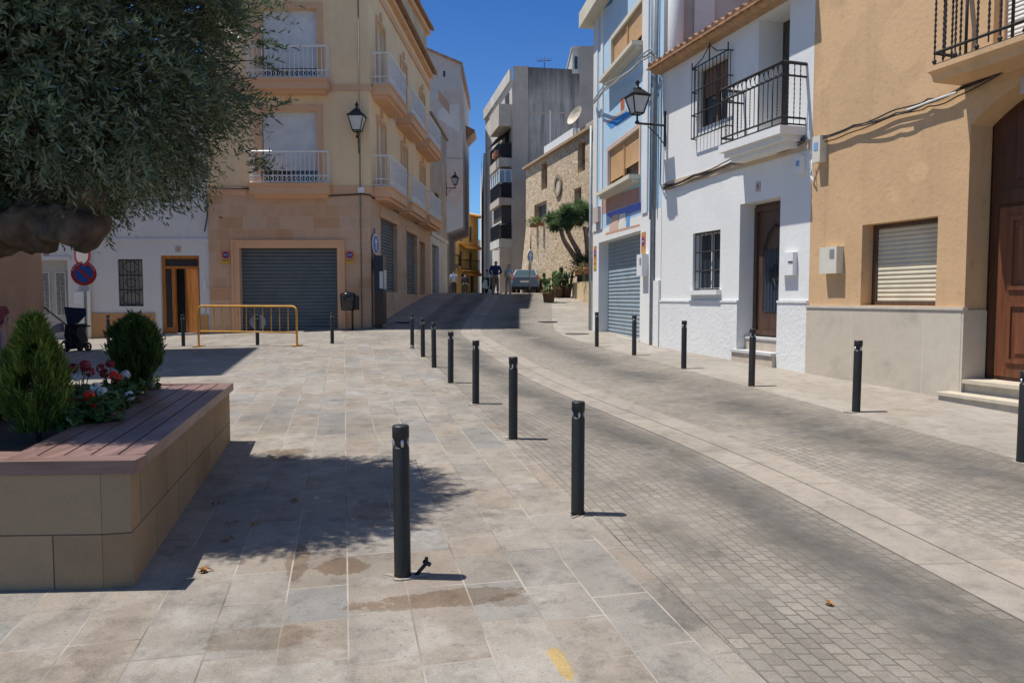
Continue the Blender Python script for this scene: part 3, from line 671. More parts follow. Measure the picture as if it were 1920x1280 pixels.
def lantern(F, u, z, reach, label, flip=False, H=.62):                    # wall lantern on an iron bracket; z = bracket height
    t = thing('street_lamp', F.P(u, z, 0), label, 'street lamp', 'wall lanterns'); m = MB()
    m.fbox(F, u-.03, u+.03, z-.45, z+.3, .002, .03); m.build('wall_plate', IRON, t)
    m = MB(); m.bar(F.P(u, z, .03), F.P(u, z, reach), .035); m.tube([F.P(u, z-.4, .03), F.P(u, z-.22, reach*.28), F.P(u, z-.05, reach*.62)], .011, 6)
    m.tube([F.P(u, z, reach), F.P(u, z+.2, reach)], .022, 8); m.lathe([(.02, -.02), (.05, 0), (.05, .03), (.02, .06)], tuple(F.P(u, z, reach)), 12); m.build('bracket', IRON, t)
    c = F.P(u, z+.2, reach); k = H/.62
    def sq(r, zz): return [c+F.U*(a*r)+F.N*(b*r)+UPz*zz*k for a, b in ((-1, -1), (1, -1), (1, 1), (-1, 1))]
    m = MB(); lo, hi = sq(.1*k, .02), sq(.19*k, .36)
    m.hexa(lo+hi); m.build('glass', plain('lamp_glass', (.55, .55, .55), .3, .1, 5, 0, spec=.6), t)
    m = MB(); lo, hi = sq(.105*k, .0), sq(.2*k, .37)
    for i in range(4): m.bar(lo[i], hi[i], .022); m.bar(lo[i], lo[(i+1) % 4], .025); m.bar(hi[i], hi[(i+1) % 4], .03)
    m.hexa(sq(.23*k, .375)+sq(.225*k, .395)); m.hexa(sq(.2*k, .396)+sq(.09*k, .52)); m.lathe([(.09*k, .52*k), (.1*k, .55*k), (.04*k, .58*k), (.03*k, .64*k), (.055*k, .67*k), (.02*k, .73*k), (.004, .78*k)], tuple(c), 10)
    m.build('hood', IRON, t); return t
def cable(pts, r, label, mat=None, n=1, spread=.03, sag=0, name='cable'):
    m = MB()
    for k in range(n):
        off = Vector((rng.normal(0, spread*.3), rng.normal(0, spread*.3), (k-(n-1)/2)*spread)); P = []
        for i in range(len(pts)-1):
            for f in np.linspace(0, 1, 7)[:-1]:
                P.append(Vector(pts[i]).lerp(Vector(pts[i+1]), f)+off*(1+.6*math.sin(i*2.1+k*3+f*3))-UPz*sag*4*f*(1-f)*(.6+.5*k/max(1, n)))
        P.append(Vector(pts[-1])+off); m.tube(P, r*(1 if k % 2 else .8), 6)
    return tag(m.build(name, mat or CABLE, loc=pts[0]), label, 'cable')
# ---------------------------------------------------------------- RIGHT SIDE facades
b0 = gp(1110, 619); b1 = gp(1238, 650); w1 = gp(1513, 699); o1 = gp(1801, 749)
FB = Face(b0, b1); FW = Face(b1, w1); dirO = (o1-w1).normalized(); o2 = w1+dirO*9; FO = Face(w1, o2)
WHITE = stucco('white_lime_paint', (.71, .71, .69), .16, .12, .04, (.6, .6, .6)); WHITEROUGH = stucco('white_rough_plinth', (.71, .71, .69), .4, .1, .05)
OCHRE = stucco('ochre_render', (.58, .385, .215), .22, .4, .1)
PLINTH = bricks('pale_stone_plinth', [(.55, .48, .38), (.6, .54, .44), (.53, .45, .35)], 1.25, 4, .004, (.6, .56, .5), 0, .75, False, .2, .1, blot=.5)
BLUEW = stucco('light_blue_paint', (.43, .6, .74), .3, .12, .06); WHITE2 = stucco('chalk_white_paint', (.66, .67, .67), .3, .15, .05)
CREAMTRIM = stucco('cream_trim', (.62, .58, .47), .2, .2, .06)
# ---- white house
wh = thing('white_house', b1, 'white two storey house with black iron balcony and grilled windows', 'house')
L = FW.len; hol = []
gw = (FW.u(1299, 490), FW.u(1350, 490), FW.z(1325, 544), FW.z(1325, 434), .16); hol.append(gw)
gd = (FW.u(1386, 500), FW.u(1461, 500), g(w1.x, w1.y)-.3, FW.z(1424, 376), .34); hol.append(gd)
fw = (FW.u(1307, 180), FW.u(1363, 180), FW.z(1336, 232), FW.z(1336, 118), .16); hol.append(fw)
fd = (FW.u(1421, 150), FW.u(1479, 150), FW.z(1450, 252), FW.z(1450, 22), .5); hol.append(fd)
OVH = .32; zE = FW.z(1320, 62, OVH); zT = zE+.2
m = MB(); wallgrid(m, FW, .002, L, -.4, zT, hol); D = 6
m.face([FW.P(L, -.4, 0), FW.P(L, -.4, -D), FW.P(L, zT, -D), FW.P(L, zT, 0)]); m.face([FW.P(0, -.4, 0), FW.P(0, zT, 0), FW.P(0, zT, -D), FW.P(0, -.4, -D)])
m.fbox(FW, .05, L-.05, -.4, zT-.05, -D, -.56); m.build('wall', WHITE, wh)
zP = FW.z(1300, 566); zPl = zP
m = MB()
for a, b in ((0, gd[0]), (gd[1], L)): m.fbox(FW, a+.003, b-.003, -.4, zP, .002, .03); m.fbox(FW, a+.002, b-.002, zP, zP+.035, .002, .045)
m.build('plinth', WHITEROUGH, wh)
# steps, door
gz = g(*FW.P((gd[0]+gd[1])/2, 0)[:2])
STEP = plain('step_stone', (.5, .42, .33), .8, .2, 6, .3); STEPTOP = plain('step_top', (.5, .5, .5), .7, .12, 6, .2)
zs1 = FW.z(1395, 657, .12); m = MB(); m.fbox(FW, gd[0]-.05, gd[1]-.003, -.4, zs1-.045, -.34, .10); m.build('step', STEP, wh)
fpanel(FW, 'step_top', STEPTOP, wh, gd[0]-.07, gd[1]-.004, zs1-.045, zs1, -.34, .13)
zs2 = FW.z(1440, 633, -.2); fpanel(FW, 'step', STEP, wh, gd[0]+.004, gd[1]-.004, zs1, zs2-.04, -.34, -.14); fpanel(FW, 'step_top', STEPTOP, wh, gd[0]+.005, gd[1]-.005, zs2-.04, zs2, -.34, -.12)
WDOOR = wood('brown_door_wood', (.085, .045, .028), .45); 
dz0, dz1 = zs2, gd[3]
door = fpanel(FW, 'door', WDOOR, wh, gd[0], gd[1], dz0, dz1, -.4, -.335)
m = MB(); ring(m, FW, gd[0]+.09, gd[1]-.09, dz0+.12, dz1-.14, .08, -.333, -.3); m.build('door_frame', WDOOR, door)
um = (gd[0]+gd[1])/2; uq0, uq1 = gd[0]+.3, gd[1]-.22; zq0, zq1 = dz0+.45, dz1-.55
fpanel(FW, 'door_glass', glass('door_glass', (.05, .07, .1)), door, uq0, uq1, zq0, zq1-.3, -.334, -.325)
m = MB(); vrail(m, FW, uq0, uq1, zq0, zq1-.28, -.305, .09, .008)
m.tube([FW.P(uq0, zq1-.3, -.305), FW.P(uq0+.1, zq1-.02, -.305), FW.P((uq0+uq1)/2, zq1+.15, -.305), FW.P(uq1-.1, zq1-.02, -.305), FW.P(uq1, zq1-.3, -.305)], .016, 6)
for q in range(10):
    a = q*.628; uu, zz = (uq0+uq1)/2, (zq0+zq1)/2-.05
    m.tube([FW.P(uu+.05*math.cos(a), zz+.05*math.sin(a), -.3), FW.P(uu+.13*math.cos(a+.5), zz+.16*math.sin(a+.5), -.3), FW.P(uu+.1*math.cos(a+1), zz+.2*math.sin(a+1), -.3)], .008, 5)
m.build('door_grille', IRON, door); m = MB(); m.lathe([(.012, 0), (.03, .02), (.03, .045), (.01, .06)], tuple(FW.P(gd[1]-.13, dz0+1.02, -.3)), 10); m.build('handle', plain('brass', (.4, .28, .1), .35, .2, 10, 0, metal=.9), door)
# ground floor window
def iron_window(F, b, h, proj, frame, glassd, bars, box=None, shutter=0, glassmat=GLASS, hr=2):
    w = MB(); ring(w, F, h[0]+.045, h[1]-.045, h[2]+.045, h[3]-.045, .042, -h[4]-.02, -h[4]+.03); um = (h[0]+h[1])/2; w.fbox(F, um-.025, um+.025, h[2]+.046, h[3]-.046, -h[4]-.018, -h[4]+.025)
    o = w.build('window', frame, b); fpanel(F, 'pane', glassmat, o, h[0], h[1], h[2], h[3], -h[4]-.06, -h[4]-.025)
    if shutter: fpanel(F, 'shutter', slat('brown_shutter', (.2, .11, .06), .045), o, h[0]+.05, h[1]-.05, h[3]-shutter, h[3]-.046, -h[4]-.01, -h[4]+.012)
    r = MB(); bx = box or (h[0]+.02, h[1]-.02, h[2]+.02, h[3]-.02); vrail(r, F, bx[0], bx[1], bx[2], bx[3], proj, (bx[1]-bx[0])/bars, .009)
    for k in range(hr+2):
        z = bx[2]+(bx[3]-bx[2])*(k/(hr+1)); r.bar(F.P(bx[0], z, proj), F.P(bx[1], z, proj), .02)
        if proj > .05:
            for u in (bx[0], bx[1]): r.bar(F.P(u, z, 0), F.P(u, z, proj), .018)
    return o, r, bx
o, r, bx = iron_window(FW, wh, gw, -.05, plain('white_frame', (.6, .6, .6), .5), 0, 6); r.build('grille', IRON, o)
fpanel(FW, 'window_sill', WHITE, wh, gw[0]-.06, gw[1]+.06, gw[2]-.09, gw[2]-.002, .003, .11)
# first floor window with a projecting grille
pj = .11; fbx = (FW.u(1297, 180, pj), FW.u(1364, 170, pj), FW.z(1330, 248, pj), FW.z(1330, 113, pj))
o, r, bx = iron_window(FW, wh, fw, pj, plain('brown_frame', (.12, .08, .05), .5), 0, 10, fbx, .55)
for u in (bx[0], bx[1]): vrail_d(r, FW, u, 0, pj, bx[2], bx[3], .07, .008)
uc = (bx[0]+bx[1])/2; r.tube([FW.P(bx[0], bx[3], pj), FW.P(uc-.25, bx[3]+.1, pj), FW.P(uc, bx[3]+.28, pj), FW.P(uc+.25, bx[3]+.1, pj), FW.P(bx[1], bx[3], pj)], .01, 6)
for u, h_ in ((bx[0], .12), (bx[1], .14), (uc, .4)): r.tube([FW.P(u, bx[3], pj), FW.P(u, bx[3]+h_, pj)], .014, 6)
r.build('grille', IRON, o)
# balcony
pj = .46; bu0, bu1 = FW.u(1350, 270, pj), FW.u(1466, 228, pj); bz = FW.z(1400, 257, pj); rz = FW.z(1415, 140, pj)
m = MB(); m.fbox(FW, bu0, bu1, bz-.13, bz, .003, pj+.03); m.fbox(FW, bu0+.06, bu1-.06, bz-.22, bz-.13, .003, pj-.05); m.fbox(FW, bu0+.12, bu1-.12, bz-.3, bz-.22, .003, pj-.16); bal = m.build('balcony', WHITE, wh)
m = MB(); pb = pj-.01
for z, w in ((bz+.03, .02), (bz+.13, .025), (rz-.2, .025), (rz, .04)): hrail(m, FW, bu0+.02, bu1-.02, z, pb, 0, w)
for k in range(15):
    u = bu0+.02+(bu1-bu0-.04)*k/14
    (twisted if k % 2 else lambda mb, a, b: mb.tube([a, b], .008, 6, False))(m, FW.P(u, bz+.13, pb), FW.P(u, rz-.2, pb))
    if k < 14:
        uu = u+(bu1-bu0)/28; R_ = (bu1-bu0)/30
        m.tube([FW.P(uu+R_*math.cos(a), rz-.1+.085*math.sin(a), pb) for a in np.linspace(0, 5.2, 9)], .008, 5, False)
    if k % 3 == 0: m.tube([FW.P(u, bz, pb), FW.P(u, rz+.02, pb)], .011, 6)
for u in (bu0+.02, bu1-.02):
    for k in (1, 2, 3): twisted(m, FW.P(u, bz+.03, pb*k/4), FW.P(u, rz, pb*k/4))
m.build('railing', IRON, bal)
d2 = fpanel(FW, 'balcony_door', wood('dark_door_wood', (.07, .04, .025), .5), wh, fd[0], fd[1], fd[2], fd[3], -.56, -.5)
fpanel(FW, 'pane', GLASS, d2, fd[0]+.12, fd[1]-.12, fd[2]+.3, fd[3]-.15, -.499, -.49)
# roof
m = MB(); zf = lambda d: zE+(OVH-d)*.3
tilerow(m, FW, -.12, L+.02, zf, -4.5, OVH+.03, .3, .22, .095); roof = m.build('roof', TERRA, wh)
m = MB(); m.prism([FW.P(-.1, zE-.12, OVH-.12), FW.P(-.1, zE-.12, .003), FW.P(-.1, zT-.06, .003), FW.P(-.1, zE-.05, OVH-.04)], FW.U*(L+.1)); m.build('eave_soffit', plain('eave_brick', (.42, .26, .14), .9, .25, 8, .3), roof)
# band, number tile, meter box
zb = FW.z(1300, 333); m = MB(); m.fbox(FW, .12, L-.05, zb-.09, zb+.06, .003, .03); m.build('string_course', stucco('sandy_band', (.55, .43, .31), .3, .2), wh)
u, z = FW.uz(1422, 350); t = plate(FW, 'number_tile', plain('pink_tile', (.5, .38, .34), .4), wh, u, z, .13, .17); m = MB(); text_mb(m, '5', FW, u, z, .0125, .11); m.build('numeral', IRON, t)
u, z = FW.uz(1483, 495); mbx = plate(FW, 'meter_box', WHITEBOX, wh, u, z, .32, .37, .09); m = MB(); m.fbox(FW, u+.05, u+.155, z+.02, z+.04, .0905, .1); m.fbox(FW, u-.2, u-.162, z-.02, z+.02, .003, .03); m.build('latch', plain('dark_plastic', (.05, .05, .05), .5), mbx)
u, z = FW.uz(1510, 308); t = plate(FW, 'junction_box', WHITEBOX, wh, u-.06, z, .13, .26, .1); m = MB(); m.fbox(FW, u-.1, u-.02, z-.03, z+.06, .1005, .104); m.build('blue_label', plain('label_blue', (.2, .35, .6), .5), t)
# ---- blue painted house
bh = thing('blue_house', b0, 'narrow pale blue house with painted mural bands, orange shutters and grey garage', 'house')
L = FB.len; zT = 10.6; hol = []
gar = (FB.u(1122.5, 540), FB.u(1200.5, 540), -.4, FB.z(1161, 444), .3); hol.append(gar)
v1 = (FB.u(1141, 300), FB.u(1199, 300), FB.z(1170, 344), FB.z(1170, 262), .1); v2 = (FB.u(1147, 80), FB.u(1205, 80), FB.z(1176, 112), FB.z(1176, 38), .1); hol += [v1, v2]
zb = FB.z(1161, 418)
m = MB(); wallgrid(m, FB, 0, L, zb, zT, hol)
m.fbox(FB, .03, L-.03, -.4, zT-.03, -7, -.36); m.face([FB.P(0, -.4, 0), FB.P(0, zT, 0), FB.P(0, zT, -7), FB.P(0, -.4, -7)]); m.build('wall', BLUEW, bh)
FSD = Face(FB.P(L, 0, 0), FB.P(L, 0, -7)); m = MB(); m.face([FB.P(L, 3, 0), FB.P(L, 3, -7), FB.P(L, zT, -7), FB.P(L, zT, 0)]); m.build('side_wall', stucco('side_grey', (.5, .47, .44), .3, .3), bh)
m = MB(); m.lathe([(.17, 4.2), (.17, zT)], tuple(FB.P(L+.19, 0, -.2)), 20); m.build('corner_column', WHITE2, bh)
fpanel(FSD, 'side_panel', WHITE2, bh, FSD.u(1300, 40), FSD.u(1338, 40), 5.5, zT, .004, .06)
m = MB(); wallgrid(m, FB, 0, L, -.4, zb, hol, .006); m.build('ground_floor_wall', WHITE, bh)
m = MB()
for a, b in ((1114, 1121), (1206, 1216), (1127, 1131)):
    ua, ub = FB.u(a, 300), FB.u(b, 300); m = MB(); m.fbox(FB, max(0.003, ua), ub, zb+.003, zT, .003, .035); m.build('pilaster', WHITE2, bh)
zs = gar[3]; gs = fpanel(FB, 'garage_shutter', slat('grey_garage_slats', (.24, .31, .36), .105, .7, .45), bh, gar[0], gar[1], -.4, zs, -.36, -.29)
fpanel(FB, 'garage_sill', plain('sill_white', (.6, .58, .55), .8), bh, gar[0]-.05, gar[1]+.05, -.4, g(*FB.P(gar[1], 0)[:2])+.03, .008, .05)
ORS = slat('orange_shutter_slats', (.55, .34, .17), .055, .5, .6, dark=.6); BROWNF = wood('orange_frame', (.45, .25, .1), .5)
for v, gaps in ((v1, (.2, .3)), (v2, (.04, .24))):
    m = MB(); ring(m, FB, v[0]+.05, v[1]-.05, v[2]+.05, v[3]-.05, .05, -.1, -.03); um = (v[0]+v[1])/2; m.fbox(FB, um-.045, um+.045, v[2]+.051, v[3]-.051, -.1, -.028); wd = m.build('window', BROWNF, bh)
    fpanel(FB, 'pane', GLASS, wd, v[0], v[1], v[2], v[3], -.2, -.12)
    for (a, b), gp_ in zip(((v[0]+.05, um-.045), (um+.045, v[1]-.05)), gaps): fpanel(FB, 'shutter', ORS, wd, a+.003, b-.003, v[2]+.05+gp_*(v[3]-v[2]), v[3]-.052, -.09, -.055)
    m = MB(); m.fbox(FB, v[0]-.25, v[1]+.12, v[2]-.1, v[2]-.002, .003, .3); m.fbox(FB, v[0]-.2, v[1]+.07, v[2]-.18, v[2]-.1, .003, .2); m.build('window_sill', CREAMTRIM, bh)
    m = MB(); ring(m, FB, v[0], v[1], v[2], v[3], .11, .003, .02, False); m.build('window_surround', stucco('pink_trim', (.58, .42, .34), .2, .15) if v is v1 else CREAMTRIM, bh)
# painted mural patches
def patch(name, col, pts, d=.0045):
    m = MB(); m.prism([FB.P(*FB.uz(x, y), d-.003) for x, y in pts], FB.N*.003); return m.build(name, plain('paint_'+name, col, .85, .12, 3, .1), bh)
patch('pink_panel', (.42, .25, .21), [(1130.5, 374), (1199, 350), (1199, 378), (1130.5, 401)])
patch('violet_band', (.14, .2, .62), [(1136, 401), (1199, 379), (1206, 381), (1212, 390), (1148, 411)])
patch('painted_tower', (.6, .42, .34), [(1148, 405), (1160, 401), (1160, 430), (1143, 434), (1143, 420), (1148, 419)], .0085)
patch('painted_ground', (.55, .3, .2), [(1136, 437), (1200, 420), (1200, 424), (1136, 441)], .0085)
patch('painted_white_house', (.7, .68, .62), [(1162, 402), (1173, 399), (1173, 427), (1162, 430)], .0085)
patch('painted_blue_gate', (.1, .3, .55), [(1174.5, 404), (1181.5, 402), (1181.5, 425), (1174.5, 427)], .0085)
patch('blue_band', (.04, .25, .65), [(1137.5, 233), (1176, 208), (1183, 216), (1146, 242)])
patch('sand_band', (.6, .4, .26), [(1137, 228), (1176, 203), (1176, 206), (1137, 232)])
patch('red_patch', (.45, .12, .06), [(1164, 186), (1171, 182), (1171, 204), (1164, 209)])
patch('dark_blue_top', (.1, .2, .42), [(1132, 18), (1146, 8), (1160, -14), (1175, -40), (1132, -20)])
patch('pale_shape', (.62, .6, .56), [(1204, 215), (1211, 211), (1211, 235), (1204, 238)])
m = MB(); m.fbox(FB, -.35, L*.55, FB.z(1115, 14, .3), FB.z(1115, -16, .3), -.3, .38); m.build('cornice', CREAMTRIM, bh)
u, z = FB.uz(1211, 497); mbx = plate(FB, 'meter_box', WHITEBOX, bh, u, z, .42, .5, .16, .007); m = MB(); m.fbox(FB, u+.02, u+.14, z+.0, z+.16, .1605, .166); m.build('meter_window', plain('smoked_plastic', (.25, .25, .25), .4), mbx)
m = MB(); u = FB.u(1228, 400)
for k, (du, r_, zt, zz) in enumerate(((0, .05, zT, g(b1.x, b1.y)), (.16, .035, zT, 3.6), (-.16, .03, zT, 3.4))): m.tube([FB.P(u+du+.02, zz, .06), FB.P(u+du+.02, zt, .06)], r_, 10)
m.build('drain_pipe', plain('pipe_grey', (.2, .23, .26), .5, .2, 6, .05), bh)
m = MB(); m.fbox(FB, L-.55, L-.02, -.3, FB.z(1215, 527), .008, .05); m.build('plinth', WHITEROUGH, bh)
m = MB(); m.tube([FB.P(.02, 0.3, .07), FB.P(.02, zb+3.2, .07)], .045, 10); m.build('corner_pipe', plain('pipe_zinc', (.32, .34, .35), .45, .15, 6, .05), bh)
u, z = FB.uz(1124, 402); t = thing('street_sign', FB.P(u, z, .04), 'small stone street plate fixed high on the left edge of the blue house', 'sign'); fpanel(FB, 'plate', plain('plate_stone', (.5, .42, .38), .6), t, u-.28, u+.28, z-.24, z+.2, .04, .12)
u, z = FB.uz(1207.5, 464); vado(FB, u, z, .3, .72, 'yellow no parking plate right of the grey garage on the blue house', .01)
u, z = FB.uz(1116.5, 484); vado(FB, u, z, .3, .72, 'yellow no parking plate left of the grey garage on the blue house', .01)
lu = FB.u(1237, 262); lz = FB.z(1237, 240); lantern(FW, .12, FW.z(1238, 240), .68, 'black wall lantern on an iron arm between the blue and white houses', H=.6)
# ---- orange house
oh = thing('orange_house', w1, 'ochre rendered house with pale stone plinth, arched wooden door and iron balcony', 'house')
ow = (FO.u(1615, 500), FO.u(1756, 500), FO.z(1700, 573), FO.z(1700, 412), .24)
du0 = FO.u(1811, 500); du1 = du0+2.15; zsp = FO.z(1811, 236); zcr = zsp+.38
od = (du0, du1, -.4, zcr, .36); zT = 9.5; L = 9
m = MB(); bd = (FO.u(1868, 10), FO.u(1868, 10)+1.3, FO.z(1800, 128)+.0, FO.z(1800, 128)+2.4, .12)
wallgrid(m, FO, .002, L, -.4, zT, [ow, od, bd]); m.fbox(FO, .05, L, -.4, zT-.05, -7, -.56)
m.face([FO.P(0, 2, 0), FO.P(0, 2, -7), FO.P(0, zT, -7), FO.P(0, zT, 0)])
n = 14; arc = [(du0+(du1-du0)*k/n, zcr-(zcr-zsp)*(abs(2*k/n-1))**2.2) for k in range(n+1)]
for (ua, za), (ub, zb2) in zip(arc, arc[1:]): m.prism([FO.P(ua, za, -.001), FO.P(ub, zb2, -.001), FO.P(ub, zcr+.002, -.001), FO.P(ua, zcr+.002, -.001)], -FO.N*.358)
m.build('wall', OCHRE, oh)
zP = FO.z(1600, 578, .05); m = MB(); m.fbox(FO, .004, du0-.002, -.4, zP, .003, .045); m.fbox(FO, du0+.001, du0+.03, -.4, zP, -.34, .043); m.build('plinth', PLINTH, oh)
fpanel(FO, 'plinth_cap', plain('cap_stone', (.55, .5, .42), .7, .1, 8, .2), oh, .002, du0+.03, zP, zP+.035, -.02, .06)
m = MB(); dk = wood('dark_frame', (.09, .05, .03), .5); ring(m, FO, ow[0]+.09, ow[1]-.05, ow[2]+.05, ow[3]-.06, .05, -.26, -.19); m.fbox(FO, ow[0]+.002, ow[0]+.038, ow[2], ow[3], -.26, -.2); wd = m.build('window', dk, oh)
fpanel(FO, 'shutter', slat('cream_shutter_slats', (.58, .53, .4), .062, .55, .6, dark=.5), wd, ow[0]+.09, ow[1]-.05, ow[2]+.05, ow[3]-.06, -.25, -.215); fpanel(FO, 'pane', GLASS, wd, ow[0]+.002, ow[1]-.002, ow[2]+.002, ow[3]-.002, -.3, -.262)
RDW = wood('red_door_wood', (.15, .052, .022), .38); zd = FO.z(1850, 709, -.36)
door = fpanel(FO, 'door', wood('dark_red_wood', (.075, .026, .012), .4), oh, du0+.03, du1, zd, zcr-.002, -.42, -.355)
uc = (du0+du1)/2
for s in (0, 1):
    a, b = (du0+.16, uc-.03) if s == 0 else (uc+.03, du1-.16); ztr = zd+2.1
    lf = fpanel(FO, 'door_leaf', RDW, door, a, b, zd+.05, ztr, -.354, -.33)
    for za, zb2 in ((zd+.22, zd+.95), (zd+1.1, ztr-.12)):
        m = MB(); ring(m, FO, a+.2, b-.2, za+.05, zb2-.05, .05, -.3295, -.305); m.fbox(FO, a+.26, b-.26, za+.12, zb2-.12, -.3295, -.312); m.build('door_panel', RDW, lf)
fpanel(FO, 'transom', wood('dark_red_wood', (.075, .026, .012), .4), door, du0+.16, du1-.16, zd+2.14, zd+2.3, -.354, -.31)
fpanel(FO, 'upper_panel', wood('dark_red_wood', (.075, .026, .012), .4), door, du0+.35, uc-.15, zd+2.42, zsp+.12, -.354, -.325)
m = MB(); m.lathe([(.02, -.03), (.045, 0), (.02, .03)], tuple(FO.P(uc-.1, zd+1.05, -.3)), 10); m.build('handle', plain('brass', (.4, .28, .1), .35, .2, 10, 0, metal=.9), door)
zst = FO.z(1880, 745, .2); zg = g(*FO.P(du0+.5, 0)[:2])
PALE = plain('pale_step', (.52, .46, .36), .75, .15, 6, .2)
fpanel(FO, 'step', PALE, oh, du0+.035, du1+.1, -.3, zd-.045, -.36, .0); fpanel(FO, 'step_top', PALE, oh, du0+.033, du1+.1, zd-.045, zd, -.36, .04)
fpanel(FO, 'step', PALE, oh, du0-.1, du1+.2, -.3, zd-.2, .047, .26); fpanel(FO, 'step_top', PALE, oh, du0-.12, du1+.2, zd-.2, zd-.16, .047, .29)
u, z = FO.uz(1555, 488, .1); mbx = plate(FO, 'meter_box', CREAMBOX, oh, u, z, .36, .4, .13); m = MB(); m.fbox(FO, u+.04, u+.13, z+.03, z+.16, .1305, .136); m.fbox(FO, u-.21, u-.182, z-.05, z+.05, .003, .05); m.build('meter_window', plain('smoked_plastic', (.25, .25, .25), .4), mbx)
u, z = FO.uz(1532, 282, .05); t = plate(FO, 'junction_box', CREAMBOX, oh, u+.07, z, .17, .4, .13); m = MB(); m.fbox(FO, u+.02, u+.11, z-.02, z+.1, .1305, .135); m.build('blue_label', plain('label_blue', (.2, .35, .6), .5), t)
# balcony
pj = .55; bu0 = FO.u(1744, 128, pj); bz = FO.z(1760, 122, pj); bu1 = bu0+3.6; z0b = FO.z(1740, 152, pj)
m = MB(); m.prism([FO.P(bu0, q, e_) for e_, q in ((.002, bz), (pj+.04, bz), (pj+.04, bz-.06), (pj-.02, bz-.09), (pj-.06, bz-.17), (.002, bz-.17))], FO.U*(bu1-bu0)); bal = m.build('balcony', OCHRE, oh)
m = MB(); pb = pj-.02; rz = bz+1.0
for z, w in ((bz+.02, .02), (bz+.16, .028), (rz-.1, .028), (rz, .045)): hrail(m, FO, bu0+.04, bu1-.04, z, pb, 0, w)
for k in range(26):
    u = bu0+.04+k*.14
    if k % 4 == 3: m.tube([FO.P(u, bz, pb), FO.P(u, rz, pb)], .017, 8)
    else: twisted(m, FO.P(u, bz+.07, pb), FO.P(u, rz-.1, pb), .013)
for k in (1, 2, 3): twisted(m, FO.P(bu0+.04, bz+.02, pb*k/4), FO.P(bu0+.04, rz-.1, pb*k/4), .013)
for k in range(0, 26, 2):
    u = bu0+.04+k*.14; m.lathe([(.012, -.03), (.028, 0), (.012, .03)], tuple(FO.P(u, bz+.06, pb)), 8)
m.build('railing', IRON, bal)
m = MB(); ring(m, FO, bd[0]+.06, bd[1]-.06, bd[2]+.06, bd[3]-.06, .06, -.13, -.06); wd = m.build('balcony_door', OCHRE, oh); fpanel(FO, 'shutter', slat('white_shutter_slats', (.66, .65, .6), .05, .5, .6, dark=.7), wd, bd[0], bd[1], bd[2], bd[3], -.14, -.1)
fpanel(FO, 'door_surround', OCHRE, oh, bd[0]-.2, bd[0]-.002, bd[2], bd[3]+.2, .003, .03)
u, z = FO.uz(1918, 160); t = plate(FO, 'number_tile', plain('grey_tile', (.4, .38, .36), .4), oh, u+.06, z, .16, .2)
# cables on the right row
zc = lambda F, px, py, d=.06: F.P(*F.uz(px, py, d), d)
cable([zc(FO, 1530, 262), zc(FO, 1600, 238), zc(FO, 1680, 213), zc(FO, 1740, 193), zc(FO, 1800, 168), zc(FO, 1920, 112)], .011, 'thick bundle of black cables across the orange house front', n=4, spread=.028, sag=.03)
cable([zc(FO, 1700, 207, .09), zc(FO, 1745, 190, .09), zc(FO, 1792, 174, .09)], .02, 'white cable conduit beneath the orange house balcony', plain('white_conduit', (.66, .66, .64), .5), 1)
cable([zc(FW, 1242, 352), zc(FW, 1300, 330), zc(FW, 1370, 305), zc(FW, 1440, 283), zc(FW, 1510, 260)], .011, 'dark cable bundle under the white house balcony', n=4, spread=.03, sag=.04)
cable([zc(FW, 1240, 150), zc(FW, 1240, 250), zc(FW, 1238, 345), zc(FW, 1242, 352)], .013, 'vertical black cables at the joint of blue and white houses', n=3, spread=.01)
cable([zc(FB, 1114, 192, .1), zc(FB, 1135, 165, .3), zc(FB, 1190, 128, .3), zc(FB, 1205, 108, .3), zc(FB, 1222, 98, .2), zc(FB, 1232, 110, .1)], .022, 'looping pale cables below the upper window of the blue house', plain('grey_cable', (.35, .35, .35), .5), 3, .05, .02)
cable([zc(FO, 1522, 300, .06), zc(FO, 1526, 340, .05), zc(FO, 1519, 330, .05), zc(FO, 1530, 285, .06)], .008, 'thin white wires hanging beneath junction boxes at the house joint', plain('white_conduit', (.66, .66, .64), .5), 2, .01)
# ---------------------------------------------------------------- LEFT: corner apartment building
YL = 24.0
A0 = at(395, 600, YL); A1 = at(697, 600, YL); A2 = Vector((-.1096*36.2, 36.2, 0))
FA = Face(A0, A1); FS = Face(A1, A2)
ab = thing('corner_apartments', A1, 'peach and sandstone corner apartment building with white balcony railings', 'building')
PEACH = stucco('peach_render', (.82, .6, .36), .12, .2, .06); TRIM = stucco('salmon_trim', (.7, .42, .25), .15, .15, .08)
CLAD = bricks('sandstone_cladding', [(.62, .41, .27), (.66, .45, .31), (.62, .43, .31), (.6, .35, .2), (.66, .44, .29), (.63, .42, .28)], .6, .385, .004, (.66, .5, .36), .43, .8, True, .25, .15, blot=.3)
GAR = slat('dark_garage_slats', (.10, .125, .14), .115, .8, .5, dark=.35); SHUT = slat('white_roller_slats', (.66, .66, .66), .05, .3, .5, dark=.85)
zst = FA.z(600, 349); zTop = 12.35; LA = FA.len; LS = FS.len; zmid = FA.z(600, 160)
ga = (FA.u(451, 550), FA.u(633.5, 550), -.4, FA.z(540, 465), .2)
wa = [(FA.u(490, 90), FA.u(595, 90), zmid+.12, FA.z(540, 18), .22), (FA.u(490, 280), FA.u(595, 280), zst+.05, FA.z(540, 209), .22)]
gS = [(FS.u(714, 480), FS.u(745, 480), FS.z(730, 547), FS.z(714, 408), .2), (FS.u(762.5, 490), FS.u(782, 490), FS.z(770, 552), FS.z(762.5, 434), .2), (FS.u(786.5, 490), FS.u(797, 490), FS.z(792, 552), FS.z(787, 452), .2)]
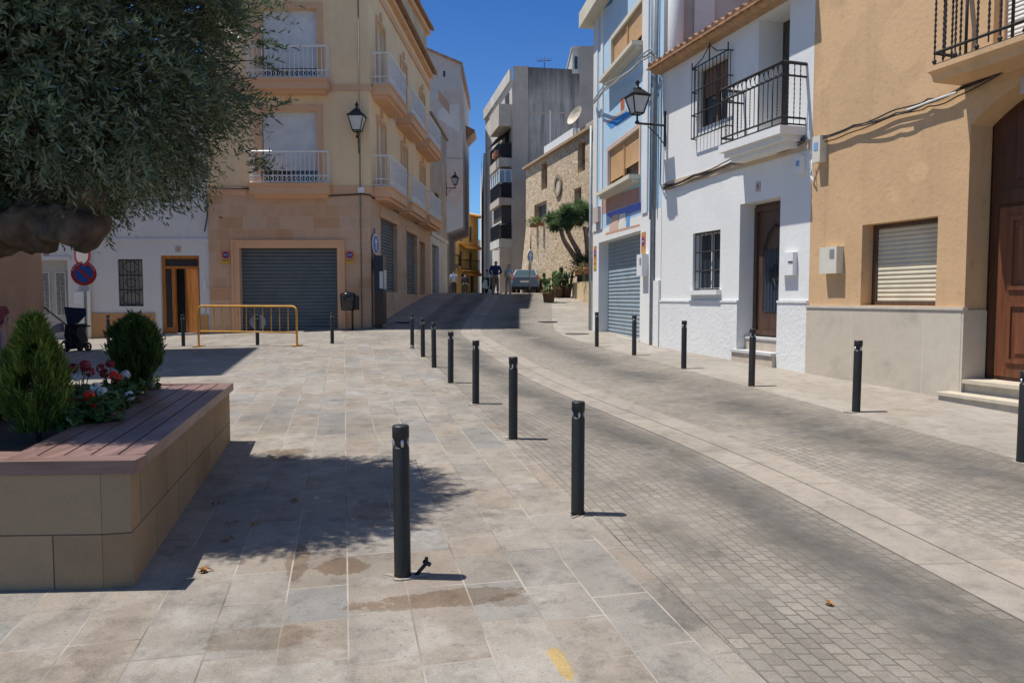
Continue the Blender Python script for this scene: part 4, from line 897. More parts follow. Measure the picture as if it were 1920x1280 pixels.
bys = [(24.25, 27.1), (28.1, 31.3), (32.3, 35.7)]; wS = []
for lv in (0, 1):
    for a, b in bys:
        c = (a+b)/2; s = 1/FS.U.y; zb_ = (zst+.05, zmid+.12)[lv]; wS.append(((c-24-.55)*s, (c-24+.55)*s, zb_, zb_+2.3, .2))
m = MB(); wallgrid(m, FA, 0, LA, zst, zTop, wa); wallgrid(m, FS, 0, LS, zst, zTop, wS)
inn = [(A0.x+.02, A0.y+.3), (A1.x-.3, A1.y+.3), (A2.x-.3, A2.y-.02), (A0.x+.02, A2.y-.02)]
prismz(m, inn, -.3, zTop-.02); m.face([FS.P(LS, 0, 0), FS.P(LS, zTop, 0), (A0.x, A2.y, zTop), (A0.x, A2.y, 0)]); m.build('wall', PEACH, ab)
m = MB(); wallgrid(m, FA, 0, LA, -.4, zst, [ga], .004); wallgrid(m, FS, 0, LS, -.4, zst, gS, .004); m.build('stone_base', CLAD, ab)
m = MB(); zc_ = FA.z(540, 541)
for a, b in ((.0, ga[0]-.2), (ga[1]+.2, LA)): m.fbox(FA, a, b, zc_-.03, zc_+.03, .005, .03)
m.fbox(FS, gS[0][1]+.2, gS[1][0]-.2, FS.z(753, 514)-.03, FS.z(753, 514)+.03, .005, .03); m.build('stone_ledge', CLAD, ab)
m = MB(); ring(m, FA, ga[0], ga[1], .3, ga[3], .19, .006, .05, False); ring(m, FA, ga[0]-.19, ga[1]+.19, .3, ga[3]+.19, .06, .006, .09, False); m.build('garage_surround', TRIM, ab)
gd_ = fpanel(FA, 'garage_shutter', GAR, ab, ga[0]+.002, ga[1]-.002, .2, ga[3]-.002, -.22, -.17)
for q in gS[:2]: fpanel(FS, 'garage_shutter', GAR, ab, q[0]+.002, q[1]-.002, q[2]+.002, q[3]-.002, -.22, -.15); fpanel(FS, 'shutter_surround', TRIM, ab, q[0]-.15, q[1]+.15, q[3]+.003, q[3]+.16, .006, .05)
dq = fpanel(FS, 'street_door', wood('tan_door_wood', (.3, .18, .1), .5), ab, gS[2][0]+.002, gS[2][1]-.002, gS[2][2], gS[2][3], -.22, -.15)
for q in wa+wS:
    F = FA if q in wa else FS
    m = MB(); ring(m, F, q[0], q[1], q[2], q[3], .19 if F is FA else .15, .004, .05, False); m.fbox(F, (q[0]+q[1])/2-.1, (q[0]+q[1])/2+.1, q[3]+.2, q[3]+.42, .004, .06)
    w = m.build('window', TRIM, ab); h = (q[3]-q[2])*(.2 if F is FA else .06)
    fpanel(F, 'shutter', SHUT, w, q[0]+.03, q[1]-.03, q[2]+h, q[3]-.002, -.17, -.13); fpanel(F, 'pane', GLASS, w, q[0]+.002, q[1]-.002, q[2], q[3]-.002, -.26, -.21)
    m = MB(); um = (q[0]+q[1])/2; m.fbox(F, um-.04, um+.04, q[2]+.01, q[2]+h+.2, -.205, -.175); m.fbox(F, q[0]+.003, q[0]+.06, q[2]+.01, q[2]+h+.2, -.205, -.175); m.build('frame', plain('window_brown', (.25, .15, .1), .5), w)
def white_balcony(F, u0, u1, z, pj):
    m = MB(); m.fbox(F, u0, u1, z-.02, z+.06, .06, pj+.04); m.fbox(F, u0+.02, u1-.02, z-.28, z-.02, .004, pj); m.fbox(F, u0+.1, u1-.1, z-.38, z-.28, .004, pj-.12); b = m.build('balcony', TRIM, ab)
    m = MB(); d = pj-.03; zr = z+1.05
    for zz, w in ((z+.1, .03), (z+.3, .025), (zr, .045)): hrail(m, F, u0+.05, u1-.05, zz, d, 0, w)
    vrail(m, F, u0+.05, u1-.05, z+.08, zr, d, .145, .0115)
    for u in (u0+.05, u1-.05): vrail_d(m, F, u, 0, d, z+.08, zr, .14, .0115)
    k = int((u1-u0-.1)/.145)
    for i in range(k):
        u = u0+.05+(i+.5)*(u1-u0-.1)/k; m.tube([F.P(u+.05*math.cos(a), z+.2+.07*math.sin(a), d) for a in np.linspace(0, 6.28, 9)], .009, 4, False)
    m.build('railing', WHITEMET, b)
for z in (zst-.02, zmid+.06):
    white_balcony(FA, FA.u(462, 160, .4), FA.u(615, 160, .4), z, .4)
    for a, b in bys: s = 1/FS.U.y; white_balcony(FS, (a-24)*s, (b-24)*s, z, .62)
for z, hh in ((zst+.0, .3), (zmid+.02, .2)):
    m = MB(); m.fbox(FA, FA.u(620, 160, 0), LA+.035, z-hh, z, .005, .035); m.fbox(FA, .0, FA.u(458, 160), z-hh, z, .005, .035); m.fbox(FS, 0, LS, z-hh, z, .005, .035); m.build('string_course', TRIM, ab)
m = MB(); m.fbox(FS, 0, LS, zTop-.75, zTop-.5, .005, .06); m.fbox(FS, 0, LS, zTop-.22, zTop-.05, .005, .2); m.fbox(FA, 0, LA, zTop-.75, zTop-.5, .005, .06); m.build('cornice', TRIM, ab)
m = MB(); zfs = lambda d: zTop+.02+(.36-d)*.3; tilerow(m, FS, -.4, LS+.1, zfs, -2.5, .38, .3, .24, .09)
zfa = lambda d: zTop+.02+(.5-d)*.3; tilerow(m, FA, .0, LA-.1, zfa, -2.0, .5, .3, .24, .09); m.build('roof', TERRA, ab)
m = MB(); uq = FA.u(677, 450); m.tube([FA.P(uq, .3, .03), FA.P(uq, zTop-.8, .03)], .018, 8); pb_ = m.build('conduit', plain('conduit_olive', (.2, .19, .13), .6), ab)
u, z = FA.uz(678, 357); plate(FA, 'junction_box', WHITEBOX, ab, u, z, .2, .18, .1)
u, z = FA.uz(643, 504); plate(FA, 'small_plaque', plain('plaque_beige', (.5, .42, .33), .6), ab, u, z, .16, .2, .02, .006)
cz = lambda px, py, d=.06: FA.P(*FA.uz(px, py, d), d)
csz = lambda px, py, d=.06: FS.P(*FS.uz(px, py, d), d)
cable([cz(400, 352), cz(470, 354), cz(540, 356), cz(580, 361), cz(620, 367), cz(680, 364), cz(694, 366), csz(704, 374), csz(716, 380), csz(740, 395), csz(770, 412), csz(800, 430)], .03, 'black cable running along the corner apartments below the first balconies', n=1)
lantern(FA, FA.u(674, 265), FA.z(674, 262), .35, 'black wall lantern on the shaded corner of the peach apartments', H=.74)
for px, lb in ((423.5, 'orange and violet garage plate left of the wide dark shutter'), (656, 'orange and violet garage plate right of the wide dark shutter')):
    u, z = FA.uz(px, 483); vado(FA, u, z, .29, .43, lb, .008)
# penthouse block behind
NB = thing('upper_block', (-4.9, 32, 9), 'taller cream block with its own tiled eave rising above the corner apartments', 'building')
FN = Face((-4.66, 29.5), (-4.08, 36.15)); zn = 14.3
m = MB(); prismz(m, [tuple(FN.P(0, 0)[:2]), tuple(FN.P(FN.len, 0)[:2]), (-10, 36.15), (-10, 29.5)], 12.4, zn); m.build('wall', stucco('old_cream_render', (.52, .43, .3), .2, .5), NB)
m = MB(); m.fbox(FN, 0, FN.len+.2, zn-.1, zn+.15, -.3, .15); m.build('cornice', TRIM, NB)
m = MB(); tilerow(m, FN, 0, FN.len+.3, lambda d: zn+.2+(.3-d)*.3, -1.5, .32, .3, .28, .1); m.build('roof', TERRA, NB)
m = MB(); p_ = FN.P(FN.len-.1, zn, -.3); m.tube([p_, p_+Vector((0, 0, 5))], .02, 6); m.build('aerial_mast', IRON, NB)
# narrow grey house L2
g0 = A2; g1 = Vector((-.0875*42.4, 42.4, 0)); FG = Face(g0, g1)
gh = thing('grey_row_house', (g0.x, g0.y, g(g0.x, g0.y)), 'narrow grey row house with white ground floor and dark garage door', 'house')
z2 = FG.z(806, 215); wg = (FG.u(815, 280), FG.u(823, 280), FG.z(820, 300), FG.z(820, 262), .12); wg2 = (FG.u(815, 380), FG.u(823, 380), FG.z(819, 403), FG.z(819, 362), .12); gg_ = (FG.u(810, 500), FG.u(823, 500), 0, FG.z(812, 458), .25); zg = FG.z(812, 440)
m = MB(); wallgrid(m, FG, 0, FG.len, zg, z2, [wg, wg2]); m.fbox(FG, .02, FG.len-.02, 0, z2-.02, -7, -.3); m.build('wall', stucco('stained_beige_wall', (.45, .4, .34), .3, .5, .15, (.2, .17, .14)), gh)
m = MB(); wallgrid(m, FG, 0, FG.len, 0, zg, [gg_], .004); m.build('ground_floor_wall', stucco('dull_white_wall', (.62, .61, .59), .2, .2), gh)
fpanel(FG, 'lintel_band', stucco('dull_white_wall', (.62, .61, .59)), gh, 0, FG.len, zg-.1, zg+.1, .005, .09)
fpanel(FG, 'garage_door', slat('plain_grey_door', (.17, .17, .17), .5, .2, .5), gh, gg_[0], gg_[1], 0, gg_[3], -.3, -.2)
for q in (wg, wg2):
    w = MB(); ring(w, FG, q[0]+.05, q[1]-.05, q[2]+.05, q[3]-.05, .05, -.12, -.06); w = w.build('window', plain('brown_frame', (.12, .08, .05), .5), gh); fpanel(FG, 'pane', GLASS, w, q[0], q[1], q[2], q[3], -.18, -.13)
m = MB(); m.fbox(FG, -.05, FG.len, z2, z2+.12, -7, .12); m.build('roof', plain('dull_roof', (.3, .24, .19), .9, .3), gh)
# tall gable house L3 over the lane
th_ = thing('tall_gable_house', (-5, 58, g(-4, 58)), 'tall pale gable house with patched pink and grey end wall overhanging the lane', 'building')
F3 = Face(at(790, 300, 58), at(867.5, 300, 58)); z3a = F3.z(803, 92); z3b = F3.z(866, 132); zlo = F3.z(850, 428); L3 = F3.len
def patched(name):
    m, nt, b = newmat(name); p = pos(nt); v = N(nt, 'ShaderNodeTexVoronoi'); v.inputs['Scale'].default_value = .55; lnk(nt, p, v.inputs['Vector']); v.inputs['Randomness'].default_value = .9
    r = ramp(nt, N(nt, 'ShaderNodeSeparateColor').outputs[0], [(0, (.5, .48, .46)), (1, (.5, .48, .46))])
    sc_ = N(nt, 'ShaderNodeSeparateColor'); lnk(nt, v.outputs['Color'], sc_.inputs[0])
    col = ramp(nt, sc_.outputs[0], [(0, (.5, .44, .42)), (.45, (.47, .45, .43)), (.6, (.52, .39, .33)), (1, (.46, .44, .42))])
    col = mixc(nt, .35, col, ramp(nt, noise(nt, p, 1.5, 6, .6), [(.3, .6), (.7, 1)]), 'MULTIPLY'); lnk(nt, col, b.inputs['Base Color']); b.inputs['Roughness'].default_value = .9; return m
m = MB(); m.prism([F3.P(0, -.2), F3.P(L3-1.25, -.2), F3.P(L3-1.25, zlo-.35), F3.P(L3, zlo+.1), F3.P(L3, F3.z(867, 150)), F3.P(L3-.1, F3.z(864, 122)), F3.P(0, F3.z(790, 88))], -F3.N*9); m.build('wall', patched('patched_wall'), th_)
m = MB(); m.prism([F3.P(-.1, F3.z(790, 88)+.003, .1), F3.P(L3-.1, F3.z(864, 122)+.003, .1), F3.P(L3+.003, F3.z(867, 150), .1), F3.P(L3+.15, F3.z(867, 150), .1), F3.P(L3+.02, F3.z(864, 118), .1), F3.P(-.1, F3.z(790, 84), .1)], -F3.N*9.2); m.build('roof', TERRA, th_)
fpanel(F3, 'wall_seam', plain('seam_grey', (.3, .28, .26), .9), th_, F3.u(838, 300), L3-.02, F3.z(850, 297)-.04, F3.z(850, 297)+.04, .003, .02)
m = MB(); m.prism([F3.P(*F3.uz(x, y), .003) for x, y in ((822, 168), (843, 196), (843, 215), (822, 188))], F3.N*.02); m.build('old_roof_mark', stucco('roof_scar', (.45, .28, .2), .3, .4), th_)
m = MB(); m.prism([F3.P(*F3.uz(x, y), .003) for x, y in ((840, 196), (862, 196), (862, 248), (820, 222), (822, 206))], F3.N*.015); m.build('light_patch', stucco('pale_patch', (.56, .53, .5), .3, .3), th_)
lantern(FG, FG.len-.15, FG.z(836, 352), .5, 'small dark wall lantern where the grey row house meets the lane', H=.6)
u, z = F3.uz(833, 139); fpanel(F3, 'window', GLASS, th_, u-.09, u+.09, z-.22, z+.22, .003, .02)
m = MB(); q = F3.P(L3+.0, F3.z(866, 235), -5); 
FL3 = Face(F3.P(L3, 0, -4), F3.P(L3, 0, -7)); m.prism([FL3.P(0, q.z+.9, .003), FL3.P(0, q.z+.55, .75), FL3.P(0, q.z+.4, .75), FL3.P(0, q.z-.3, .003)], FL3.U*3); m.build('tiled_canopy', TERRA, th_)
# lane ends: yellow houses and pale houses
def lane_house(name, label, p0, p1, z0, z1, mat, wins, roofmat=None, depth=6, over=.4, awn=None, door=None, balc=None):
    F = Face(p0, p1); o = thing(name, (p0[0], p0[1], g(*p0[:2])), label, 'house', 'old houses along the narrow lane'); L = F.len
    m = MB(); wallgrid(m, F, 0, L, z0, z1, [(*w, .12) for w in wins]); m.fbox(F, .01, L-.01, z0, z1-.01, -depth, -.14)
    s = F.P(0, 0); m.face([F.P(0, z0, 0), F.P(0, z1, 0), F.P(0, z1, -depth), F.P(0, z0, -depth)]); m.build('wall', mat, o)
    for w in wins:
        q = fpanel(F, 'window', plain('taupe_frame', (.28, .24, .2), .6), o, w[0], w[1], w[2], w[3], -.13, -.1); fpanel(F, 'pane', GLASS, q, w[0]+.12, w[1]-.12, w[2]+.12, w[3]-.12, -.099, -.09)  # frames in one grey-brown paint colour
    if roofmat: m = MB(); m.prism([F.P(-.2, z1, over), F.P(-.2, z1+.12, over), F.P(-.2, z1+1.2, -depth*.6), F.P(-.2, z1, -depth*.6)], F.U*(L+.4)); m.build('roof', roofmat, o)
    for b in balc or ():
        m = MB(); m.fbox(F, b[0], b[1], b[2]-.12, b[2], .003, .6); q = m.build('balcony', mat, o); m = MB(); hrail(m, F, b[0]+.04, b[1]-.04, b[2]+.95, .56, 0, .04); hrail(m, F, b[0]+.04, b[1]-.04, b[2]+.1, .56, 0, .03); vrail(m, F, b[0]+.04, b[1]-.04, b[2], b[2]+.95, .56, .14, .012); m.build('railing', IRON, q)
    for a in awn or (): m = MB(); m.prism([F.P(a[0], a[2]+.5, .003), F.P(a[0], a[2]+.42, .003), F.P(a[0], a[2]-.05, .9), F.P(a[0], a[2], .95)], F.U*(a[1]-a[0])); m.build('awning', plain('ochre_awning', (.7, .36, .08), .8, .2, 8), o)
    return o, F
YEL = stucco('yellow_render', (.85, .6, .25), .2, .2); PALEC = stucco('pale_cream_render', (.75, .62, .45), .2, .3)
OCH = plain('orange_eave', (.7, .36, .09), .8, .2, 5)
q0 = at(838, 500, 60); q1 = at(853, 500, 68.5)
lane_house('peach_row_house', 'low peach row house in the lane under the overhanging gable house', (q0.x, q0.y), (q1.x, q1.y), 1, 7.2, PALEC, [(2, 3, 4.6, 6), (6, 7, 4.6, 6), (3, 3.9, 1.6, 3.8), (7.6, 8.4, 1.6, 3.8)], TERRA, balc=[(5.4, 7.6, 4.5)])
q0 = at(850, 500, 69); q1 = at(897, 500, 72.5); zy = at(868, 404, 70).z
lane_house('yellow_house', 'bright yellow house with orange eaves and awnings at the bend of the lane', (q0.x, q0.y), (q1.x, q1.y), 1, zy, YEL, [(1.0, 1.45, zy-2.4, zy-.9), (2.6, 3.1, zy-2.4, zy-.9), (1.0, 1.45, zy-5, zy-3.3), (2.6, 3.1, zy-5, zy-3.3), (1.3, 1.9, 1, 4), (2.8, 3.4, 1, 4)], OCH, over=1.0, awn=[(.9, 3.9, zy-3.1), (1.4, 3.9, zy-5.6)], balc=[(.6, 1.9, zy-5.1), (2.3, 3.6, zy-5.1)])
q0 = at(886, 500, 92); q1 = at(925, 500, 96)
lane_house('grey_lane_house', 'greyish white house closing the far end of the lane', (q0.x, q0.y), (q1.x, q1.y), 0, at(890, 448, 92).z, stucco('greyish_white', (.55, .53, .5), .3, .4), [(.6, 1.4, 5.4, 6.8), (.6, 1.3, 2, 4)], None)
# ---------------------------------------------------------------- far right: concrete apartments, white lane house
def concrete(name):
    m, nt, b = newmat(name); p = pos(nt)
    col = ramp(nt, noise(nt, p, .5, 7, .65), [(.3, (.28, .265, .235)), (.5, (.42, .4, .36)), (.68, (.52, .49, .44))])
    mp = N(nt, 'ShaderNodeMapping'); mp.inputs['Scale'].default_value = (3.2, 3.2, .16); lnk(nt, p, mp.inputs[0])
    col = mixc(nt, ramp(nt, noise(nt, mp.outputs[0], 1, 7, .7), [(.48, 0), (.66, .85)]), col, (.1, .095, .085))
    sx = N(nt, 'ShaderNodeSeparateXYZ'); lnk(nt, p, sx.inputs[0])
    top = math_(nt, 'SUBTRACT', sx.outputs[2], math_(nt, 'MULTIPLY', noise(nt, mp.outputs[0], 2, 5, .7), 5))
    col = mixc(nt, ramp(nt, math_(nt, 'DIVIDE', top, 20), [(.6, 0), (.72, .8)]), col, (.08, .075, .068))
    lnk(nt, col, b.inputs['Base Color']); b.inputs['Roughness'].default_value = .95; bumpit(nt, b, noise(nt, p, 6, 6, .6), .4, .05); return m
YM = 50.0
M0 = at(960, 500, YM); M1 = at(1130, 500, YM); dM = Vector((-.2, 1, 0)).normalized(); M2 = M0+dM*11
FM = Face(M0, M1); FT = Face(M2, M0)
mb_ = thing('concrete_apartments', (M0.x, M0.y, g(M0.x, M0.y)), 'grey stained concrete apartment block with stacked dark balconies over the lane', 'building')
CONC = concrete('stained_concrete'); CONC2 = stucco('beige_pillar', (.47, .41, .34), .3, .3, .1); PARA = stucco('white_parapet', (.54, .51, .46), .3, .5)
zm = FM.z(975, 126); zm2 = FM.z(1085, 133)
ua, ub, ue = FM.u(962, 300), FM.u(990, 300), FM.u(1127, 300)
m = MB(); m.prism([FM.P(ub, -1), FM.P(ue, -1), FM.P(ue, zm2), FM.P(ub, zm)], -FM.N*9); m.build('gable_wall', CONC, mb_)
m = MB(); m.fbox(FM, ua, ub-.003, -1, zm+.03, -9, .12); m.build('corner_pillar', CONC2, mb_)
fpanel(FM, 'wall_band', CONC2, mb_, ub+.1, FM.u(1080, 300), FM.z(1040, 212)-.06, FM.z(1040, 212)+.06, .003, .03); 
m = MB(); m.fbox(FM, FM.u(1030, 250), FM.u(1033, 250), FM.z(1030, 300), FM.z(1030, 208), .003, .05); m.build('drain_pipe', WHITEMET, mb_)
zt0 = FM.z(1100, 89); m = MB(); m.fbox(FM, FM.u(1087, 100), FM.u(1135, 100), -1, zt0, -3, .25); m.build('stair_tower', stucco('tower_grey', (.4, .36, .31), .2, .2), mb_)
m = MB(); m.fbox(FM, FM.u(1073, 100), FM.u(1087, 100)-.003, zm2-.2, zt0-.15, -5, .1); m.fbox(FM, FM.u(1071, 100), FM.u(1087, 100)-.004, zt0-.15, zt0, -5, .2); t_ = m.build('tower_room', PARA, mb_); u, z = FM.uz(1080, 118, .1); fpanel(FM, 'window', GLASS, t_, u-.1, u+.1, z-.4, z+.4, .103, .12)
LT = FT.len
m = MB(); m.fbox(FT, LT-.5, LT-.06, -1, FM.z(950, 463)-.003, .003, .84); m.build('porch_wall', CONC2, mb_)
m = MB(); m.fbox(FT, 0, LT, -1, zm-.9, -6, -.001); m.build('street_wall', PARA, mb_)
m = MB(); m.fbox(FT, 0, LT-.05, zm-.9, zm-.1, .0, .16); m.build('roof_parapet', PARA, mb_)
GLB = glass('blue_glass', (.2, .28, .33)); BLIND = slat('dark_blind', (.05, .045, .04), .12, .4, .7)
pjM = .88; levels = [(448, 463, 'blind'), (371, 384, 'glaz'), (296, 312, 'plants'), (224, 236, 'solid')]
for k, (ya, yb, kind) in enumerate(levels):
    za, zb2 = FM.z(950, yb), FM.z(950, ya); u0, u1 = LT-3.7, LT-.05
    m = MB(); m.fbox(FT, u0, u1, za, zb2, .003, pjM); b = m.build('balcony', CONC2 if k else PARA, mb_)
    m = MB()
    if kind == 'solid': m.fbox(FT, u0+.003, u1-.003, zb2, zb2+1.0, pjM-.1, pjM-.002); m.fbox(FT, u1-.1, u1-.004, zb2, zb2+1.0, .004, pjM-.103); m.build('parapet', CONC2, b)
    else:
        for z in (zb2+.08, zb2+1.0): hrail(m, FT, u0+.04, u1-.02, z, pjM-.04, 0, .05)
        vrail(m, FT, u0+.04, u1-.02, zb2, zb2+1, pjM-.04, .11, .014); vrail_d(m, FT, u1-.02, 0, pjM-.04, zb2, zb2+1, .11, .014); m.build('railing', IRON, b)
        m = MB(); m.fbox(FT, u0+.2, u1-.03, zb2+.03, zb2+.95, pjM-.16, pjM-.12); m.fbox(FT, u1-.1, u1-.06, zb2+.03, zb2+.95, .01, pjM-.17); m.build('rail_screen', plain('dark_screen', (.03, .03, .028), .8), b)
    top = FM.z(950, levels[k+1][1]) if k < 3 else zm-1.0
    if kind == 'blind': m = MB(); m.fbox(FT, u1-.2, u1-.15, zb2+1.05, top-.02, .01, pjM-.2); m.fbox(FT, u0, u1-.2, zb2+1.3, top-.02, pjM-.3, pjM-.26); m.build('blind', BLIND, b)
    if kind == 'glaz':
        m = MB(); m.fbox(FT, u1-.14, u1-.1, zb2+1.05, top-.25, .02, pjM-.05); m.fbox(FT, u0, u1-.14, zb2+1.05, top-.25, pjM-.12, pjM-.08); w = m.build('glazing', GLB, b); m = MB()
        for d in (.02, pjM*.5, pjM-.05): m.bar(FT.P(u1-.08, zb2+1.0, d), FT.P(u1-.08, top-.2, d), .06)
        for kk in range(5): m.bar(FT.P(u1-.1-kk*.85, zb2+1.0, pjM-.05), FT.P(u1-.1-kk*.85, top-.2, pjM-.05), .06)
        for z in (zb2+1.02, top-.22): m.bar(FT.P(u1-.08, z, .02), FT.P(u1-.08, z, pjM-.05), .07); m.bar(FT.P(u1-.08, z, pjM-.05), FT.P(u1-3.5, z, pjM-.05), .07)
        m.build('frame', WHITEMET, w)
    if kind == 'plants':
        m = MB(); m.prism([FT.P(u0, top-.1, .05), FT.P(u0, top-.9, pjM+.2), FT.P(u0, top-.95, pjM+.2), FT.P(u0, top-.2, .05)], FT.U*(u1-u0-.1)); m.build('awning', plain('dark_awning', (.025, .027, .03), .8), b)
        m = MB(); m.fbox(FT, u1-.3, u1-.06, zb2+.1, zb2+.5, pjM+.01, pjM+.25); m.fbox(FT, u1-1.2, u1-.6, zb2+.1, zb2+.45, pjM+.01, pjM+.25); m.build('flower_box', plain('terracotta', (.38, .16, .08), .8, .25, 10), b)
    m = MB(); m.fbox(FT, u1-2.2, u1-.9, zb2+.02, zb2+2.0, .003, .05); m.build('balcony_door', plain('dark_door_panel', (.06, .05, .045), .6), b)
an = thing('roof_aerial', FM.P(FM.u(1023, 120), zm-.2, -2), 'thin television aerial on the concrete apartments roof', 'aerial'); m = MB(); bx_ = FM.P(FM.u(1023, 120), zm-.2, -2)
m.tube([bx_, bx_+Vector((0, 0, 1.5))], .03, 6); m.bar(bx_+Vector((-.5, 0, 1.2)), bx_+Vector((.5, .3, 1.35)), .035)
for k in range(6): c_ = bx_+Vector((-.5+k*.2, .06*k, 1.2+.03*k)); m.bar(c_-Vector((.05, .25, -.1)), c_+Vector((.05, .25, .15)), .025)
m.build('antenna_rods', IRON, an)
q0 = M2+Vector((.05, 0, 0)); q1 = at(901, 500, 86); zl = at(905, 300, 64).z
lane_house('white_lane_house', 'tall sunlit white house right of the lane beyond the concrete apartments', (q1.x, q1.y), (q0.x-.35, q0.y+.2), 0, zl, stucco('bright_white_wall', (.74, .73, .7), .2, .2), [(2, 2.8, 6.4, 8), (6, 6.8, 6.4, 8), (9.5, 10.2, 9, 10.4), (9.2, 10, 1.4, 3.6)], None, 5)
# ---------------------------------------------------------------- stone house
YS = 48.0
S0 = at(986, 500, YS); r_ = ray(1122, 500); dS = Vector((.267, -1, 0)).normalized()
lam = (S0.x-S0.y*r_.x/r_.y)/(dS.y*r_.x/r_.y-dS.x); S1 = S0+dS*lam
FH = Face(S0, S1); sh = thing('stone_house', (S0.x, S0.y, g(S0.x, S0.y)), 'old rubble stone house with small deep windows and a round medallion', 'house')
def rubble(name):
    m, nt, b = newmat(name); p = pos(nt); mp = N(nt, 'ShaderNodeMapping'); mp.inputs['Scale'].default_value = (1, 1, 1.6); lnk(nt, p, mp.inputs[0])
    d_ = N(nt, 'ShaderNodeVectorMath', operation='ADD'); ns = N(nt, 'ShaderNodeTexNoise'); ns.inputs['Scale'].default_value = 3; lnk(nt, p, ns.inputs['Vector']); lnk(nt, mp.outputs[0], d_.inputs[0])
    sc2 = N(nt, 'ShaderNodeVectorMath', operation='SCALE'); sc2.inputs['Scale'].default_value = .2; lnk(nt, ns.outputs['Color'], sc2.inputs[0]); lnk(nt, sc2.outputs[0], d_.inputs[1])
    v = N(nt, 'ShaderNodeTexVoronoi'); v.inputs['Scale'].default_value = 3.4; lnk(nt, d_.outputs[0], v.inputs['Vector']); e = N(nt, 'ShaderNodeTexVoronoi', feature='DISTANCE_TO_EDGE'); e.inputs['Scale'].default_value = 3.4; lnk(nt, d_.outputs[0], e.inputs['Vector'])
    sc_ = N(nt, 'ShaderNodeSeparateColor'); lnk(nt, v.outputs['Color'], sc_.inputs[0])
    col = ramp(nt, sc_.outputs[0], [(0, (.56, .42, .27)), (.3, (.64, .5, .34)), (.55, (.5, .37, .24)), (.8, (.68, .56, .4)), (1, (.4, .28, .17))])
    col = mixc(nt, ramp(nt, noise(nt, p, 5, 5, .7), [(.5, 0), (.62, .75)]), col, (.17, .12, .075))
    ed = ramp(nt, e.outputs['Distance'], [(0, 1), (.04, 1), (.12, 0)]); col = mixc(nt, math_(nt, 'MULTIPLY', ed, .6), col, (.5, .41, .28))
    lnk(nt, col, b.inputs['Base Color']); b.inputs['Roughness'].default_value = .95; bumpit(nt, b, e.outputs['Distance'], .4, .08); return m
RUB = rubble('rubble_stone'); zS = FH.z(990, 316); LH = FH.len
whs = []
for (a, b, t, bt) in ((1015, 1026, 305, 355), (1083, 1097, 266, 322), (1002, 1025, 380, 411), (1077, 1090, 352, 392)): c = (a+b)/2; whs.append((FH.u(a, 330), FH.u(b, 330), FH.z(c, bt), FH.z(c, t), .3))
m = MB(); wallgrid(m, FH, 0, LH+2, -.5, zS, whs); m.fbox(FH, .03, LH+2, -.5, zS-.03, -7, -.32); m.face([FH.P(0, -.5, 0), FH.P(0, zS, 0), FH.P(0, zS, -7), FH.P(0, -.5, -7)])
m.build('wall', RUB, sh)
zk = FH.z(986, 430); m = MB(); m.prism([FH.P(-.75, -.5, .5), FH.P(1.2, -.5, .5), FH.P(1.2, zk, .003), FH.P(-.02, zk, .003)], -FH.N*.9); m.build('battered_base', RUB, sh)
for k, w in enumerate(whs):
    q = fpanel(FH, 'window', plain('weathered_frame', (.3, .16, .08), .7) if k < 2 else plain('greyish_frame', (.4, .4, .4), .6), sh, w[0]+.003, w[1]-.003, w[2]+.003, w[3]-.003, -.3, -.26); fpanel(FH, 'pane', GLASS, q, w[0]+.15, w[1]-.12, w[2]+.1, w[2]+(w[3]-w[2])*(.45 if k < 2 else .9), -.259, -.25)
u, z = FH.uz(1048, 348); m = MB(); m.disc(FH.P(u, z, .003), FH.N, .62, .1, 20, .42); me_ = m.build('medallion', plain('medallion_stone', (.3, .24, .17), .95, .3, 5, .6), sh); m = MB(); m.disc(FH.P(u, z, .003), FH.N, .42, .04, 20); m.build('plaster', stucco('old_plaster', (.52, .46, .36), .3, .3), me_)
m = MB(); m.fbox(FH, -.15, LH+2, zS, zS+.14, -7, .22); m.build('roof_edge', plain('roof_edge', (.4, .28, .18), .9, .25, 6, .3), sh)
ta = FH.u(1020, 290, -.6); tb = FH.u(1074, 260, -.6); m = MB(); m.fbox(FH, ta, tb, zS+.14, FH.z(1074, 240, -.6), -3, -.6); m.build('terrace_wall', WHITE2, sh)
m = MB(); m.fbox(FH, tb+.003, LH+2, zS+.14, FH.z(1074, 248, -.6), -3, -.65); m.build('terrace_wall', stucco('tower_grey', (.4, .36, .31)), sh)
u, z = FH.uz(1082, 220, -.4); m = MB(); c_ = FH.P(u, z, -.4); nn = Vector((-.8, -.5, .45)).normalized(); x_ = nn.orthogonal().normalized(); y_ = nn.cross(x_)
dishp = thing('satellite_dish', FH.P(u, zS+.14, -.4), 'beige satellite dish on the stone house roof terrace', 'satellite dish')
for rr, dd, r2, d2_ in ((.02, 0, .3, .06), (.3, .06, .55, .2)):
    for j in range(18):
        a, b = 2*math.pi*j/18, 2*math.pi*(j+1)/18; f = lambda an, r, d: c_+x_*math.cos(an)*r+y_*math.sin(an)*r+nn*d
        m.face([f(a, rr, dd), f(b, rr, dd), f(b, r2, d2_), f(a, r2, d2_)], True)
m.build('reflector', plain('dish_beige', (.5, .43, .33), .6), dishp); m = MB(); m.tube([FH.P(u, zS+.1, -.4), c_], .03, 6); m.build('mast', GREYMET, dishp)
